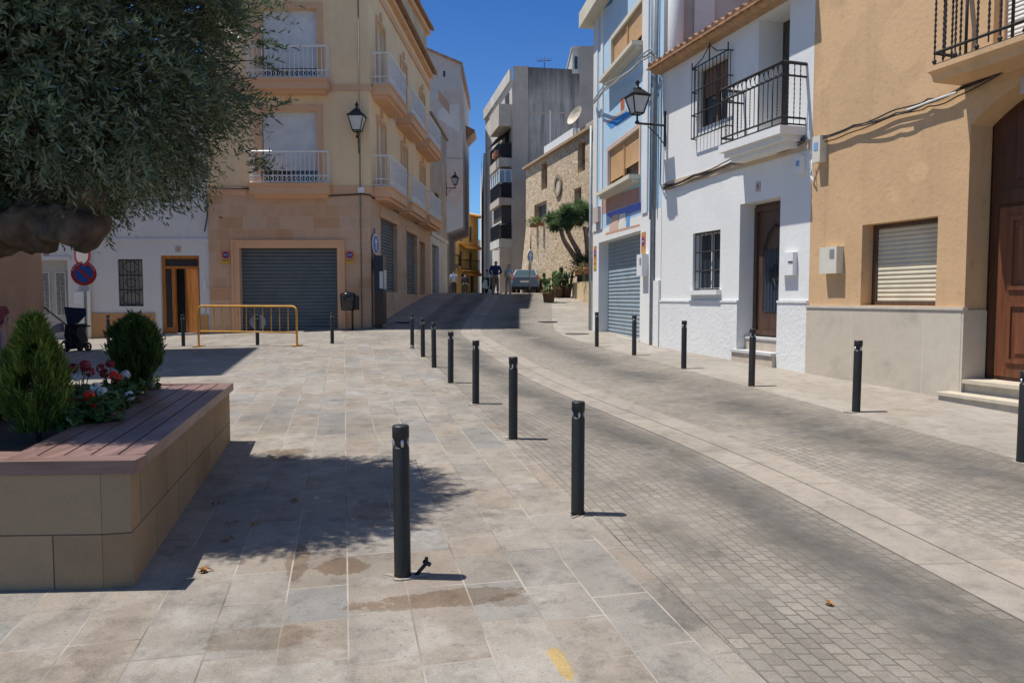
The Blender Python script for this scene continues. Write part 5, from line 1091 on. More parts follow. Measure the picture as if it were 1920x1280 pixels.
for px, py, lb in ((1000, 417, 'small leafy plant on the ledge under the stone house window'), (1012, 414, 'bushy plant trailing below the stone house window')):
    u, z = FH.uz(px, py, .25); c_ = FH.P(u, z, .25); n = 350; P = np.array(c_)+rng.normal(0, 1, (n, 3))*np.array([.22, .14, .13]); D = unit(rng.normal(0, 1, (n, 3))+np.array([0, 0, .6])); V, F_ = leaf_quads(P, D, unit(np.cross(D, rng.normal(0, 1, (n, 3)))), rng.uniform(.06, .14, n), rng.uniform(.012, .03, n))
    o = thing('ledge_plant', c_, lb, 'plant', 'plants on the window ledge'); npmesh('foliage', V, F_, GER, o, col=rng.uniform(0, 1, n)); m = MB(); m.box(c_.x-.22, c_.x+.22, c_.y-.1, c_.y+.1, c_.z-.3, c_.z-.1); m.build('trough', plain('terracotta', (.38, .16, .08)), o)
# ---------------------------------------------------------------- white house on the left of the plaza
w0 = at(48, 600, YL+.05); FWL = Face(w0, A0+Vector((0, .05, 0))); LW = FWL.len; zlw = g(A0.x, YL)
lw = thing('plaza_white_house', (A0.x-1, YL, zlw), 'white house behind the conifers with orange plinth, open wooden door and grilled window', 'house')
hd = (FWL.u(302, 550), FWL.u(375, 550), -.4, FWL.z(340, 479), .25); hw = (FWL.u(222, 530), FWL.u(268, 530), FWL.z(245, 574), FWL.z(245, 486), .14); hg = (FWL.u(62, 550), FWL.u(128, 550), -.4, FWL.z(95, 488), .2)
LWW = stucco('plaza_white_paint', (.66, .66, .65), .35, .15, .05); zt = 7.6
m = MB(); wallgrid(m, FWL, 0, LW-.003, -.4, zt, [hd, hw, hg]); m.fbox(FWL, .02, LW-.02, -.4, zt-.02, -7, -.9 if False else -.6); m.build('wall', LWW, lw)
zb = FWL.z(300, 450); fpanel(FWL, 'string_course', LWW, lw, FWL.u(190, 450), LW-.01, zb-.05, zb+.04, .003, .05)
zp = FWL.z(230, 587); ORP = stucco('orange_plinth', (.5, .28, .13), .4, .2)
m = MB(); m.fbox(FWL, FWL.u(167, 600), FWL.u(291, 600), -.4, zp, .003, .05); m.build('plinth', ORP, lw); m = MB(); m.fbox(FWL, FWL.u(378, 600), FWL.u(391, 600), -.4, zp-.06, .003, .05); m.build('plinth', ORP, lw)
DOORW = wood('orange_door_wood', (.42, .16, .035), .4); zd = g(A0.x-1.5, YL)+.06
m = MB(); m.fbox(FWL, hd[0]+.003, hd[1]-.003, zd, hd[3]-.003, -.62, -.595); dk = m.build('hall_shade_panel', plain('hall_shade_black', (.02, .02, .02), .9), lw)  # near-black panel: the hall's darkness put into its colour
m = MB(); W = hd[1]-hd[0]
m.fbox(FWL, hd[0]+.004, hd[0]+.1, zd, hd[3]-.004, -.22, -.1); m.fbox(FWL, hd[1]-.08, hd[1]-.004, zd, hd[3]-.004, -.22, -.1); m.fbox(FWL, hd[0]+.1, hd[1]-.08, hd[3]-.1, hd[3]-.004, -.22, -.1); m.fbox(FWL, hd[0]+.1, hd[1]-.08, hd[3]-.42, hd[3]-.34, -.22, -.1)
m.fbox(FWL, hd[0]+.1+W*.17, hd[0]+.1+W*.25, zd, hd[3]-.42, -.22, -.1); m.fbox(FWL, hd[0]+.1, hd[0]+.1+W*.17, zd, zd+.2, -.2, -.12); dr = m.build('door_frame', DOORW, lw)
fpanel(FWL, 'side_glass', GLASS, dr, hd[0]+.1, hd[0]+.1+W*.17, zd+.2, hd[3]-.42, -.17, -.15); fpanel(FWL, 'fanlight', GLASS, dr, hd[0]+.1, hd[1]-.08, hd[3]-.34, hd[3]-.1, -.17, -.15)
m = MB(); ul = hd[1]-.085; m.prism([FWL.P(ul, zd+.02, -.21), FWL.P(ul-.04, zd+.02, -.21), FWL.P(ul-.62, zd+.02, -.5), FWL.P(ul-.6, zd+.02, -.53)], (0, 0, hd[3]-.43-zd)); dl = m.build('door', DOORW, lw)
m = MB(); pz = FWL.P(ul-.42, zd+1.0, -.48); m.lathe([(.015, -.05), (.03, 0), (.015, .05)], tuple(pz), 8); m.build('handle', plain('brass', (.4, .28, .1), .35, .2, 10, 0, metal=.9), dl)
fpanel(FWL, 'door_step', STEPTOP, lw, hd[0]-.05, hd[1]+.05, -.4, zd, -.59, .12)
q = fpanel(FWL, 'window', plain('grey_curtain', (.28, .28, .25), .7, .2, 4), lw, hw[0]+.003, hw[1]-.003, hw[2]+.003, hw[3]-.003, -.14, -.1); m = MB()
vrail(m, FWL, hw[0]+.02, hw[1]-.02, hw[2]+.01, hw[3]-.01, -.03, .12, .011)
for z in (hw[2]+.02, hw[2]+(hw[3]-hw[2])*.35, hw[2]+(hw[3]-hw[2])*.66, hw[3]-.02): m.bar(FWL.P(hw[0], z, -.03), FWL.P(hw[1], z, -.03), .025)
uc, hh = (hw[0]+hw[1])/2, hw[3]-hw[2]
for z0_, rr in ((hw[2]+hh*.17, .27), (hw[2]+hh*.5, .17), (hw[2]+hh*.84, .22)): m.tube([FWL.P(uc+rr*1.05*math.cos(a), z0_+rr*.8*math.sin(a), -.02) for a in np.linspace(.3, 5.9, 14)], .013, 5)
m.build('grille', IRON, q)
GD = plain('grey_door_paint', (.42, .4, .36), .6, .1, 5, .05); q = fpanel(FWL, 'double_door', GD, lw, hg[0]+.003, hg[1]-.003, -.3, hg[3]-.003, -.2, -.14); um = (hg[0]+hg[1])/2
for s in (-1, 1):
    a, b = (hg[0]+.12, um-.08) if s < 0 else (um+.08, hg[1]-.12); z0_, z1_ = FWL.z(95, 590), FWL.z(95, 512)
    m = MB(); ring(m, FWL, a+.05, b-.05, z0_, z1_, .045, -.139, -.11); f = m.build('door_panel', plain('pale_frame', (.5, .49, .46), .6), q); fpanel(FWL, 'pane', plain('lace_glass', (.2, .19, .17), .4), f, a+.051, b-.051, z0_+.001, z1_-.001, -.138, -.128)
    m = MB(); ucp = (a+b)/2; m.tube([FWL.P(ucp, z0_, -.12), FWL.P(ucp, z1_, -.12)], .012, 5)
    for k in range(4): m.tube([FWL.P(ucp+.12*math.cos(t_), z0_+(k+.5)*(z1_-z0_)/4+.12*math.sin(t_), -.12) for t_ in np.linspace(0, 5.4, 9)], .009, 4)
    m.build('scrollwork', plain('scroll_grey', (.45, .44, .42), .5), f)
m = MB(); m.fbox(FWL, hg[0]-.1, hg[1]+.1, hg[3]+.02, hg[3]+.12, .003, .05); m.build('lintel', LWW, lw)
u, z = FWL.uz(334, 467); t = plate(FWL, 'number_tile', plain('pink_tile', (.5, .38, .34), .4), lw, u, z, .17, .2); m = MB(); text_mb(m, '1', FWL, u, z, .0125, .15); m.build('numeral', IRON, t)
u, z = FWL.uz(86, 474); plate(FWL, 'number_tile', plain('rosy_tile', (.4, .25, .2), .4), lw, u, z, .17, .18)
u, z = FWL.uz(150, 558); plate(FWL, 'meter_box', WHITEBOX, lw, u, z, .3, .38, .08)
u, z = FWL.uz(196, 424); plate(FWL, 'wall_plaque', plain('plaque_dark', (.25, .2, .17), .6), lw, u, z, .4, .42, .03)
u, z = FWL.uz(384, 533); plate(FWL, 'doorbell', WHITEBOX, lw, u, z, .1, .3, .04)
m = MB(); ud = FWL.u(169, 560); m.tube([FWL.P(ud, .0, .06), FWL.P(ud, zt, .06)], .05, 10); m.build('drain_pipe', WHITEBOX, lw)
cable([FWL.P(LW-.02, 5.0, .1), FWL.P(LW-.0, 4.3, .1), FWL.P(LW-.12, 3.75, .08)], .025, 'short black cable drop between white house and sandstone wall')
# tall house off the left edge whose shade falls on the plaza
HB = 14.2; hb = thing('terracotta_house', (-11.5, 18, g(-11.5, 18)), 'terracotta brown rendered building at the left edge, partly behind the tree limb', 'building')
m = MB(); prismz(m, [(-10.35, 12.95), (-11.55, 18.25), (-17.5, 19), (-17, 12.3)], -.5, HB); m.build('wall', stucco('terracotta_render', (.42, .25, .16), .3, .3), hb)
m = MB(); prismz(m, [(-10.2, 12.8), (-11.45, 18.4), (-17.6, 19.2), (-17.1, 12.1)], HB, HB+.2); m.build('roof', TERRA, hb)
# ---------------------------------------------------------------- signs, barrier, bin
def pole_sign(px_pole, base_py, y_top, discs, label):
    b = gp(px_pole, base_py); t = thing('traffic_sign', b, label, 'sign', 'traffic signs on poles'); zt = at(px_pole, y_top, b.y).z
    m = MB(); m.tube([b, Vector((b.x, b.y, zt))], .03, 10); m.build('pole', GREYMET, t)
    for (py, yaw, r, kind) in discs:
        c = Vector((b.x, b.y, at(px_pole, py, b.y).z)); n = Vector((math.sin(yaw), -math.cos(yaw), 0)); c = c+n*.035
        m = MB(); m.disc(c, n, r, .012, 30); plate_ = m.build('disc', {'back': GREYMET, 'red': RED, 'dark': plain('very_dark_red', (.09, .02, .015), .6)}.get(kind, RED if kind in ('nopark', 'prohib') else SWHITE), t)  # the 'dark' disc is an even, very dark red
        c2 = c+n*.0125; xh = n.cross(UPz).normalized()
        if kind == 'nopark':
            m = MB(); m.disc(c2, n, r*.72, .003, 28); m.build('blue_disc', BLUE, plate_); m = MB(); d_ = (xh*.707+UPz*.707)*(1 if True else -1); p_ = (-xh*.707+UPz*.707)
            e1 = d_*r*.85; w_ = p_*r*.1; m.prism([c2+e1+w_+n*.004, c2+e1-w_+n*.004, c2-e1-w_+n*.004, c2-e1+w_+n*.004], n*.003); m.build('red_slash', RED, plate_)
            m = MB()
            for k in range(13):
                a = math.radians(20+k*140/12); cc = c2+(xh*math.cos(a)+UPz*math.sin(a))*r*.86; m.disc(cc, n, r*.05, .003, 6)
            m.build('white_lettering', SWHITE, plate_)
        if kind == 'prohib': m = MB(); m.disc(c2, n, r*.76, .003, 28); m.build('white_disc', SWHITE, plate_)
        if kind == 'arrow':
            m = MB(); m.disc(c2, n, r*.88, .003, 28); m.build('blue_disc', BLUE, plate_); m = MB(); c3 = c2+n*.0035
            m.prism([c3+xh*a+UPz*b for a, b in ((-.03, -.2), (.03, -.2), (.03, .05), (.1, .05), (0, .2), (-.1, .05), (-.03, .05))], n*.003); m.build('white_arrow', SWHITE, plate_)
        if kind == 'park':
            m = MB(); m.disc(c2, n, r*.9, .003, 28); m.build('blue_disc', plain('pale_sign_blue', (.06, .25, .6), .4, .1, 8, 0), plate_); m = MB(); c3 = c2+n*.0035
            for a0, b0_, a1, b1_ in ((-.05, -.25, .05, .2), (-.16, .02, .16, .1)): m.prism([c3+xh*a+UPz*b for a, b in ((a0, b0_), (a1, b0_), (a1, b1_), (a0, b1_))], n*.003)
            m.build('white_figure', SWHITE, plate_)
    return t, b
t, b = pole_sign(163, 655, 465, [(478, -.4, .3, 'prohib'), (513, .15, .31, 'nopark')], 'pole with blue and red no parking disc under a red ringed white disc')
c = at(159, 540, b.y-.04); m = MB(); m.box(c.x-.15, c.x+.12, c.y-.01, c.y, c.z-.08, c.z+.06); m.build('small_plate', SWHITE, t)
pole_sign(52, 660, 440, [(459, -.62, .33, 'prohib')], 'grey pole with a red rimmed disc turned aside by the terracotta wall')
b = gp(704, 613); t, b = pole_sign(704, 612, 428, [(458, 1.42, .33, 'arrow'), (495, 1.5, .3, 'dark')], 'sign pole at the stone corner with blue disc above dark red disc')
b = Vector((-4.26, 23.9, g(-4.26, 23.9))); zt = at(714, 480, b.y).z; t = thing('information_totem', b, 'slim dark information totem with a pale panel at the stone corner', 'totem')
h0 = at(714, 548, b.y).z; m = MB(); m.box(b.x-.12, b.x+.16, b.y-.3, b.y+.3, b.z+.12, h0); m.box(b.x-.08, b.x+.02, b.y-.25, b.y+.25, b.z-.02, b.z+.12); m.build('base', plain('totem_brown', (.035, .022, .018), .5), t)
m = MB(); m.box(b.x-.12, b.x+.16, b.y-.3, b.y+.3, h0+.003, zt); m.build('head', plain('totem_blue', (.012, .018, .03), .4), t); m = MB(); m.box(b.x+.163, b.x+.18, b.y-.25, b.y+.25, h0+.1, zt-.45); m.box(b.x+.05, b.x+.158, b.y-.32, b.y-.303, h0+.12, zt-.5); m.build('panel', plain('totem_panel', (.45, .47, .5), .3), t)
# barrier
BY = plain('barrier_yellow', (.62, .3, .035), .45, .2, 6, .05, 40); p0 = gp(373, 650); p1 = gp(557, 649); FBr = Face(p0, (p1.x, p0.y+(p1.y-p0.y))); LB = FBr.len; zb0 = (p0.z+p1.z)/2; zt = FBr.z(465, 574); zl = FBr.z(465, 622)
br = thing('crowd_barrier', p0, 'yellow orange metal crowd barrier standing before the white house and garage', 'barrier'); R_ = .12
m = MB(); top = [FBr.P(0, p0.z, 0), FBr.P(0, zt-R_, 0)]+[FBr.P(R_-R_*math.cos(a), zt-R_+R_*math.sin(a), 0) for a in np.linspace(.2, 1.57, 5)]+[FBr.P(LB-R_+R_*math.sin(a), zt-R_+R_*math.cos(a), 0) for a in np.linspace(0, 1.4, 5)]+[FBr.P(LB, zt-R_, 0), FBr.P(LB, p1.z, 0)]
m.tube(top, .026, 10); m.build('frame', BY, br); m = MB(); m.tube([FBr.P(.0, zl, 0), FBr.P(LB, zl, 0)], .02, 8); m.build('lower_rail', BY, br)
for k in range(1, 12): m = MB(); u = LB*k/12; m.tube([FBr.P(u, zl, 0), FBr.P(u, zt, 0)], .0105, 6, False); m.build('bar', BY, br)
for u, z in ((0, p0.z), (LB, p1.z)): m = MB(); m.prism([FBr.P(u-.03, z+.005, -.22), FBr.P(u+.03, z+.005, -.22), FBr.P(u+.03, z+.005, .22), FBr.P(u-.03, z+.005, .22)], (0, 0, .025)); m.build('foot', BY, br)
# litter bin
b = Vector(at(661, 600, 23.45)); b.z = g(b.x, b.y); t = thing('litter_bin', b, 'black litter bin on a single post beside the wide garage', 'litter bin'); z0_, z1_ = at(655, 582, b.y).z, at(655, 553, b.y).z
m = MB(); m.tube([b, b+Vector((0, 0, z0_-b.z+.3))], .03, 8); m.lathe([(.1, 0), (.1, .01), (.04, .02)], tuple(b), 12); m.build('post', IRON, t)
c = b+Vector((-.12, -.06, 0)); m = MB(); hh = z1_-z0_; m.lathe([(.19, z0_-b.z), (.22, z0_-b.z+.05), (.24, z0_-b.z+hh*.8), (.25, z0_-b.z+hh), (.22, z0_-b.z+hh+.005), (.21, z0_-b.z+hh*.6)], tuple(c), 22); m.build('basket', plain('bin_black', (.012, .014, .018), .25, .2, 5, 0, spec=.6), t)
m = MB(); m.box(b.x+.02, b.x+.2, b.y-.12, b.y+.1, z0_+.02, z1_-.02); m.build('side_box', IRON, t); m = MB(); m.lathe([(.255, 0), (.2, .05), (.05, .09), (.001, .095)], (c.x, c.y, z1_+.012), 20); m.build('lid', plain('bin_black', (.012, .014, .018)), t)
# ---------------------------------------------------------------- people
SKIN = plain('skin', (.42, .24, .17), .55, .1, 20, .05)
def skinmesh(name, verts, edges, radii, mat, parent, loc, rz, roots=(0,), sub=2):
    me = bpy.data.meshes.new(name); me.from_pydata(verts, edges, []); me.materials.append(mat); o = bpy.data.objects.new(name, me); C.objects.link(o); o.parent = parent; OFF[o.name] = OFF[parent.name]
    md = o.modifiers.new('skin', 'SKIN'); md.use_smooth_shade = True; lay = me.skin_vertices[0].data if me.skin_vertices else None
    if lay is None:
        bpy.context.view_layer.objects.active = o; lay = me.skin_vertices[0].data
    for i, r in enumerate(radii): lay[i].radius = r if isinstance(r, tuple) else (r, r)
    for i in range(len(verts)): lay[i].use_root = i in roots
    s = o.modifiers.new('sub', 'SUBSURF'); s.levels = s.render_levels = sub; return o
def person(loc, rz, label, shirt, trousers, hair, H=1.72, arms=None, legs=None, shorts=False, long_hair=False, sleeves=1.0, head=(0, .02), lean=0, group=None, hat=None, held=None):
    t = thing('person', loc, label, 'person', group); t.rotation_euler.z = rz; t.scale = (H/1.72,)*3
    OFF[t.name] = Vector((0, 0, 0))
    A = arms or [((-.2, 0, 1.42), (-.27, -.02, 1.14), (-.25, .1, .9)), ((.2, 0, 1.42), (.27, -.02, 1.14), (.25, .1, .9))]
    Lg = legs or [((-.1, 0, .92), (-.11, .03, .5), (-.12, -.02, .09), (-.13, .14, .035)), ((.1, 0, .92), (.12, .06, .5), (.13, .04, .09), (.15, .2, .035))]
    hx, hy = head
    V = [(0, 0, .96), (0, lean*.3, 1.18), (0, lean*.8, 1.38), (0, lean, 1.49), (hx, hy+lean, 1.55), (hx, hy+.015+lean, 1.62), (hx, hy+lean, 1.69)]; E = [(i, i+1) for i in range(6)]; R = [(.15, .11), (.14, .1), (.155, .105), (.055, .055), (.062, .07), (.078, .098), (.06, .075)]; roots = [0]
    hands = []
    for a in A:
        i = len(V); V += [a[0], a[1], a[2]]; E += [(2, i), (i, i+1), (i+1, i+2)]; R += [.058, .042, .03]
        d = (Vector(a[2])-Vector(a[1])).normalized(); V.append(tuple(Vector(a[2])+d*.08)); E.append((i+2, i+3)); R.append((.04, .02)); hands.append((Vector(a[2])+d*.07, d))
    for l in Lg:
        i = len(V); V += list(l); E += [(0, i), (i, i+1), (i+1, i+2), (i+2, i+3)]; R += [.088, .06, .042, .035]
    for hp, d in hands:
        x_ = d.cross(Vector((0, 1, .2))); x_ = x_.normalized() if x_.length > .1 else Vector((1, 0, 0)); curl = Vector((0, .5, -.2))
        for k, (s, ln) in enumerate(((-.03, .065), (-.01, .078), (.01, .073), (.03, .058))):
            i = len(V); b = hp+x_*s; V += [tuple(b), tuple(b+d*ln*.6), tuple(b+(d+curl*.5)*ln)]; E += [(i, i+1), (i+1, i+2)]; R += [.0095, .0085, .007]; roots.append(i)
        i = len(V); b = hp-d*.04+x_*.035; V += [tuple(b), tuple(b+x_*.03+d*.03), tuple(b+x_*.035+d*.06)]; E += [(i, i+1), (i+1, i+2)]; R += [.011, .0095, .008]; roots.append(i)
    body = skinmesh('body', V, E, R, SKIN, t, loc, rz, roots)
    Vs_ = [(0, 0, .93), (0, lean*.3, 1.16), (0, lean*.8, 1.37), (0, lean*.95, 1.47)]; Es = [(0, 1), (1, 2), (2, 3)]; Rs = [(.175, .14), (.17, .13), (.205, .15), (.1, .095)]
    for a in A:
        i = len(Vs_); e = Vector(a[1]).lerp(Vector(a[2]), .85) if sleeves >= 1 else Vector(a[0]).lerp(Vector(a[1]), .6)
        Vs_ += [a[0], a[1], tuple(e)] if sleeves >= 1 else [a[0], tuple(e)]; Es += [(2, i), (i, i+1)]+([(i+1, i+2)] if sleeves >= 1 else []); Rs += [.085, .066, .054] if sleeves >= 1 else [.085, .07]
    skinmesh('shirt', Vs_, Es, Rs, shirt, t, loc, rz)
    Vt = [(0, 0, .98), (0, 0, .88)]; Et = [(0, 1)]; Rt = [(.175, .14), (.175, .145)]
    for l in Lg:
        i = len(Vt); kn = Vector(l[1]); an = Vector(l[1]).lerp(Vector(l[2]), .9)
        Vt += [l[0], tuple(kn)]+([] if shorts else [tuple(an)]); Et += [(1, i), (i, i+1)]+([] if shorts else [(i+1, i+2)]); Rt += [.105, .082]+([] if shorts else [.07])
    skinmesh('trousers', Vt, Et, Rt, trousers, t, loc, rz)
    for l in Lg: skinmesh('shoe', [tuple(Vector(l[2])*1+Vector((0, -.03, -.045))), tuple(Vector(l[3])+Vector((0, 0, .005)))], [(0, 1)], [(.045, .045), (.042, .034)], plain('dark_shoe', (.04, .035, .03), .6), t, loc, rz)
    hv = [(hx, hy-.03+lean, 1.66), (hx, hy-.01+lean, 1.715)]; hr = [(.082, .085), (.065, .07)]
    if long_hair: hv = [(hx, hy-.06+lean, 1.45), (hx, hy-.05+lean, 1.58)]+hv; hr = [(.06, .04), (.08, .06)]+hr
    skinmesh('hair', hv, [(i, i+1) for i in range(len(hv)-1)], hr, hair, t, loc, rz)
    m = MB()
    fy = hy+.1+lean
    m.lathe([(.011, -.006), (.013, 0), (.008, .01)], (hx-.032, fy, 1.635), 8); m.lathe([(.011, -.006), (.013, 0), (.008, .01)], (hx+.032, fy, 1.635), 8); m.build('eyes', plain('eye_dark', (.03, .02, .02), .3), t, loc=(0, 0, 0))
    m = MB(); m.tube([(hx, fy-.01, 1.635), (hx, fy+.022, 1.6), (hx, fy, 1.592)], [.008, .014, .01], 8); m.build('nose', SKIN, t, loc=(0, 0, 0)); m = MB(); m.tube([(hx-.025, fy-.008, 1.562), (hx, fy+.002, 1.56), (hx+.025, fy-.008, 1.562)], .006, 6); m.build('mouth', plain('lips', (.3, .12, .1), .5), t, loc=(0, 0, 0))
    for s in (-1, 1): m = MB(); m.lathe([(.006, -.03), (.018, -.01), (.02, .015), (.008, .03)], (hx+s*.082, hy+lean-.005, 1.625), 8); m.build('ear', SKIN, t, loc=(0, 0, 0))
    return t
GREYH = plain('grey_hair', (.3, .27, .24), .8, .2, 30, .2); DKH = plain('dark_hair', (.03, .02, .015), .7, .2, 30, .2)
def cloth(n, c): return plain(n, c, .85, .18, 9, .2, 40)
b = gp(929, 552.5); k = (at(929, 487, b.y).z-b.z)/1.78
person(b, .15, 'man in navy blue jacket and khaki trousers seen from behind, standing in the street', cloth('navy_cloth', (.012, .03, .1)), cloth('khaki_cloth', (.26, .2, .13)), GREYH, 1.72*k, arms=[((-.2, 0, 1.42), (-.29, .03, 1.16), (-.16, .2, 1.05)), ((.2, 0, 1.42), (.3, .03, 1.16), (.17, .2, 1.05))], group='people in the street', head=(.03, .03))
b = gp(954, 551); k = (at(954, 494, b.y).z-b.z)/1.76
person(b, 2.6, 'woman in pale patterned top and beige trousers facing the man in blue', cloth('pale_blue_cloth', (.5, .55, .6)), cloth('beige_cloth', (.45, .4, .34)), DKH, 1.72*k, sleeves=.5, long_hair=True, arms=[((-.18, 0, 1.4), (-.24, .05, 1.13), (-.1, .22, 1.1)), ((.18, 0, 1.4), (.25, .02, 1.13), (.12, .2, 1.0))], group='people in the street')
m = MB(); q = b+Vector((.0, -.18, .95)); m.lathe([(.1, -.16), (.14, -.12), (.13, .05), (.05, .1)], tuple(q), 12); m.tube([q+Vector((-.1, 0, .06)), q+Vector((-.05, .05, .45)), q+Vector((.1, .05, .06))], .012, 6); tag(m.build('handbag', cloth('pale_bag', (.6, .56, .5)), loc=q), 'pale handbag hanging at the side of the woman in beige trousers', 'bag')
b = at(851, 548, 52); b.z = g(b.x, 52); person(b, .1, 'distant man in light blue shirt and dark trousers walking up the lane', cloth('light_blue_cloth', (.3, .38, .52)), cloth('dark_cloth', (.02, .02, .025)), DKH, 1.72, group='people in the street', sleeves=.5)
b = at(872, 548, 55); b.z = g(b.x, 55); person(b, -.3, 'distant figure in dark clothes by the doorway of the lane', cloth('dark_cloth', (.02, .02, .025)), cloth('dark_cloth', (.02, .02, .025)), DKH, 1.66, group='people in the street')
b = at(49, 640, 20.6); b.z = g(b.x, b.y); k = (at(49, 549, b.y).z-b.z)/1.78
person(b, math.pi+.2, 'person in dark patterned top holding a phone, standing behind the cone conifer', cloth('charcoal_cloth', (.06, .05, .045)), cloth('dark_cloth', (.02, .02, .025)), GREYH, 1.72*k, arms=[((-.2, 0, 1.42), (-.32, .06, 1.16), (-.1, .24, 1.2)), ((.2, 0, 1.42), (.32, .06, 1.16), (.1, .24, 1.2))], group='people at the terracotta wall')
q = at(49, 588, b.y-.3); m = MB(); m.box(q.x-.12, q.x+.12, q.y-.01, q.y, q.z-.05, q.z+.05); m.box(q.x-.11, q.x+.11, q.y-.0145, q.y-.0105, q.z-.045, q.z+.045); tag(m.build('phone', plain('phone_white', (.6, .58, .55), .4), loc=q), 'pale phone held in both hands by the person at the terracotta wall', 'phone')
b = at(-4, 660, 15.5); b.z = g(b.x, b.y); k = (at(2, 552, b.y).z-b.z)/1.78
person(b, math.pi/2+2.6, 'person in maroon top cut by the left edge of the picture', cloth('maroon_cloth', (.2, .05, .06)), cloth('pinkish_cloth', (.45, .3, .28)), DKH, 1.72*k, sleeves=.5, group='people at the terracotta wall', arms=[((-.2, 0, 1.42), (-.26, .08, 1.14), (-.12, .3, 1.05)), ((.2, 0, 1.42), (.26, .08, 1.14), (.15, .32, 1.0))])
# ---------------------------------------------------------------- stroller
b = gp(126, 658); t = thing('baby_stroller', b, 'navy and black baby stroller parked on the plaza before the grey double door', 'stroller'); NAVY = cloth('stroller_navy', (.012, .028, .06)); BLK = cloth('stroller_black', (.012, .012, .014))
def sp(px, py, dy=0): return at(px, py, b.y+dy)
m = MB()
for dy in (-.2, .2): m.tube([sp(84, 577, dy), sp(100, 590, dy), sp(122, 607, dy), sp(140, 625, dy), sp(163, 650, dy)], .017, 8); m.tube([sp(128, 606, dy), sp(134, 640, dy), sp(126, 652, dy)], .015, 8)
m.tube([sp(84, 577, -.2), sp(81, 575, 0), sp(84, 577, .2)], .02, 8); m.tube([sp(163, 650, -.2), sp(163, 650, .2)], .012, 6); m.build('frame', IRON, t)
m = MB()
for dy, r2 in ((-.22, 0), (.22, 0)): m.face([sp(x, y, dy) for x, y in ((120, 575), (132, 576), (161, 578), (162, 590), (147, 606), (126, 609))])
P = [(120, 575), (132, 575), (161, 578), (162, 590), (147, 606)]
for (a, b_), (c, d) in zip(P, P[1:]): m.face([sp(a, b_, -.22), sp(c, d, -.22), sp(c, d, .22), sp(a, b_, .22)], True)
m.build('hood', NAVY, t)
m = MB(); m.prism([sp(x, y, -.19) for x, y in ((122, 608), (147, 607), (143, 622), (150, 641), (128, 646), (120, 630))], (0, .38, 0)); m.build('seat', BLK, t)
m = MB(); m.prism([sp(x, y, -.2) for x, y in ((120, 640), (145, 636), (141, 654), (123, 656))], (0, .4, 0)); m.build('basket', BLK, t)
m = MB(); m.tube([sp(140, 612, -.2), sp(168, 611, -.2), sp(168, 611, .2), sp(140, 612, .2)], .022, 8); m.build('bumper_bar', IRON, t)
m = MB(); m.prism([sp(x, y, -.24) for x, y in ((97, 612), (110, 606), (112, 622), (99, 625))], (0, .2, 0)); m.build('bag', cloth('stroller_bag', (.35, .33, .38)), t)
for px, py, r in ((124, 650, .14), (165, 655, .1), (150, 656, .09)):
    for dy in (-.2, .2):
        c = sp(px, py, dy); c.z = max(g(c.x, c.y)+r, min(c.z, g(c.x, c.y)+r)); m = MB(); m.tube([c+Vector((math.cos(a)*(r-.018), 0, math.sin(a)*(r-.018))) for a in np.linspace(0, 6.283, 18)], .018, 8, False); m.tube([c-Vector((0, .01, 0)), c+Vector((0, .01, 0))], .03, 8)
        for k in range(3): a = k*2.094; m.bar(c, c+Vector((math.cos(a), 0, math.sin(a)))*(r-.02), .014)
        m.build('wheel', IRON, t)
# ---------------------------------------------------------------- court: cream wall, pots, dragon tree
CRW = stucco('cream_garden_wall', (.62, .5, .32), .25, .2, .06); k0 = gp(1073, 557); k1 = gp(1111, 573); FK = Face(k0, k1+(k1-k0).normalized()*2.2); ztp = FK.z(1073, 530)
cw = thing('garden_wall', k0, 'low smooth cream wall curving beside the blue house corner', 'wall'); m = MB(); m.fbox(FK, 0, FK.len, -.2, ztp, -.25, 0); m.face
m.prism([FK.P(0, -.2, -.252), FK.P(0, ztp-.01, -.252), FK.P(.0, ztp-.01, -2.5), FK.P(.0, -.2, -2.5)], FK.U*.22); m.build('wall', CRW, cw)
TROUGH = plain('dark_trough', (.03, .035, .03), .7, .3, 8, .1); TERP = plain('terracotta_pot', (.42, .17, .08), .8, .25, 10, .1)
u0, z0_ = FK.uz(1077, 530); u1 = FK.u(1108, 540); zz = FK.z(1092, 510)
t = thing('planter_trough', FK.P(u0, ztp, -.3), 'long dark plant trough with dry plants standing on the cream wall', 'planter'); m = MB(); m.fbox(FK, u0, FK.len-.6, ztp+.002, ztp+.42, -.55, -.12); m.build('trough', TROUGH, t)
def tuft(name, c, n, sx_, mat, lab, cat, grp=None, lmin=.1, lmax=.3, up=.8, parent=None, w=(.01, .03)):
    P = np.array(c)+rng.normal(0, 1, (n, 3))*np.array(sx_); D = unit(rng.normal(0, 1, (n, 3))+np.array([0, 0, up])); V, F_ = leaf_quads(P, D, unit(np.cross(D, rng.normal(0, 1, (n, 3)))), rng.uniform(lmin, lmax, n), rng.uniform(*w, n))
    o = npmesh(name, V, F_, mat, parent, None if parent else c, col=rng.uniform(0, 1, n)); return o if parent else tag(o, lab, cat, grp)
DRYF = leafmat('dry_foliage', (.1, .075, .035), (.3, .22, .12), .8, .15)
tuft('dry_foliage', FK.P((u0+u1)/2+.5, ztp+.5, -.33), 900, (.35, .2, .1), DRYF, None, None, parent=t)
for px, lb in ((1085, 'left terracotta pot hung on the dark trough above the cream wall'), (1102, 'right terracotta pot hung on the dark trough above the cream wall')):
    u = FK.u(px, 515); c = FK.P(u, ztp+.3, .02); m = MB(); m.lathe([(.13, 0), (.17, .2), (.19, .26), (.17, .265), (.16, .22), (.0, .22)], tuple(c), 18, False); tag(m.build('terracotta_pot', TERP, loc=c), lb, 'pot', 'terracotta pots on the wall')
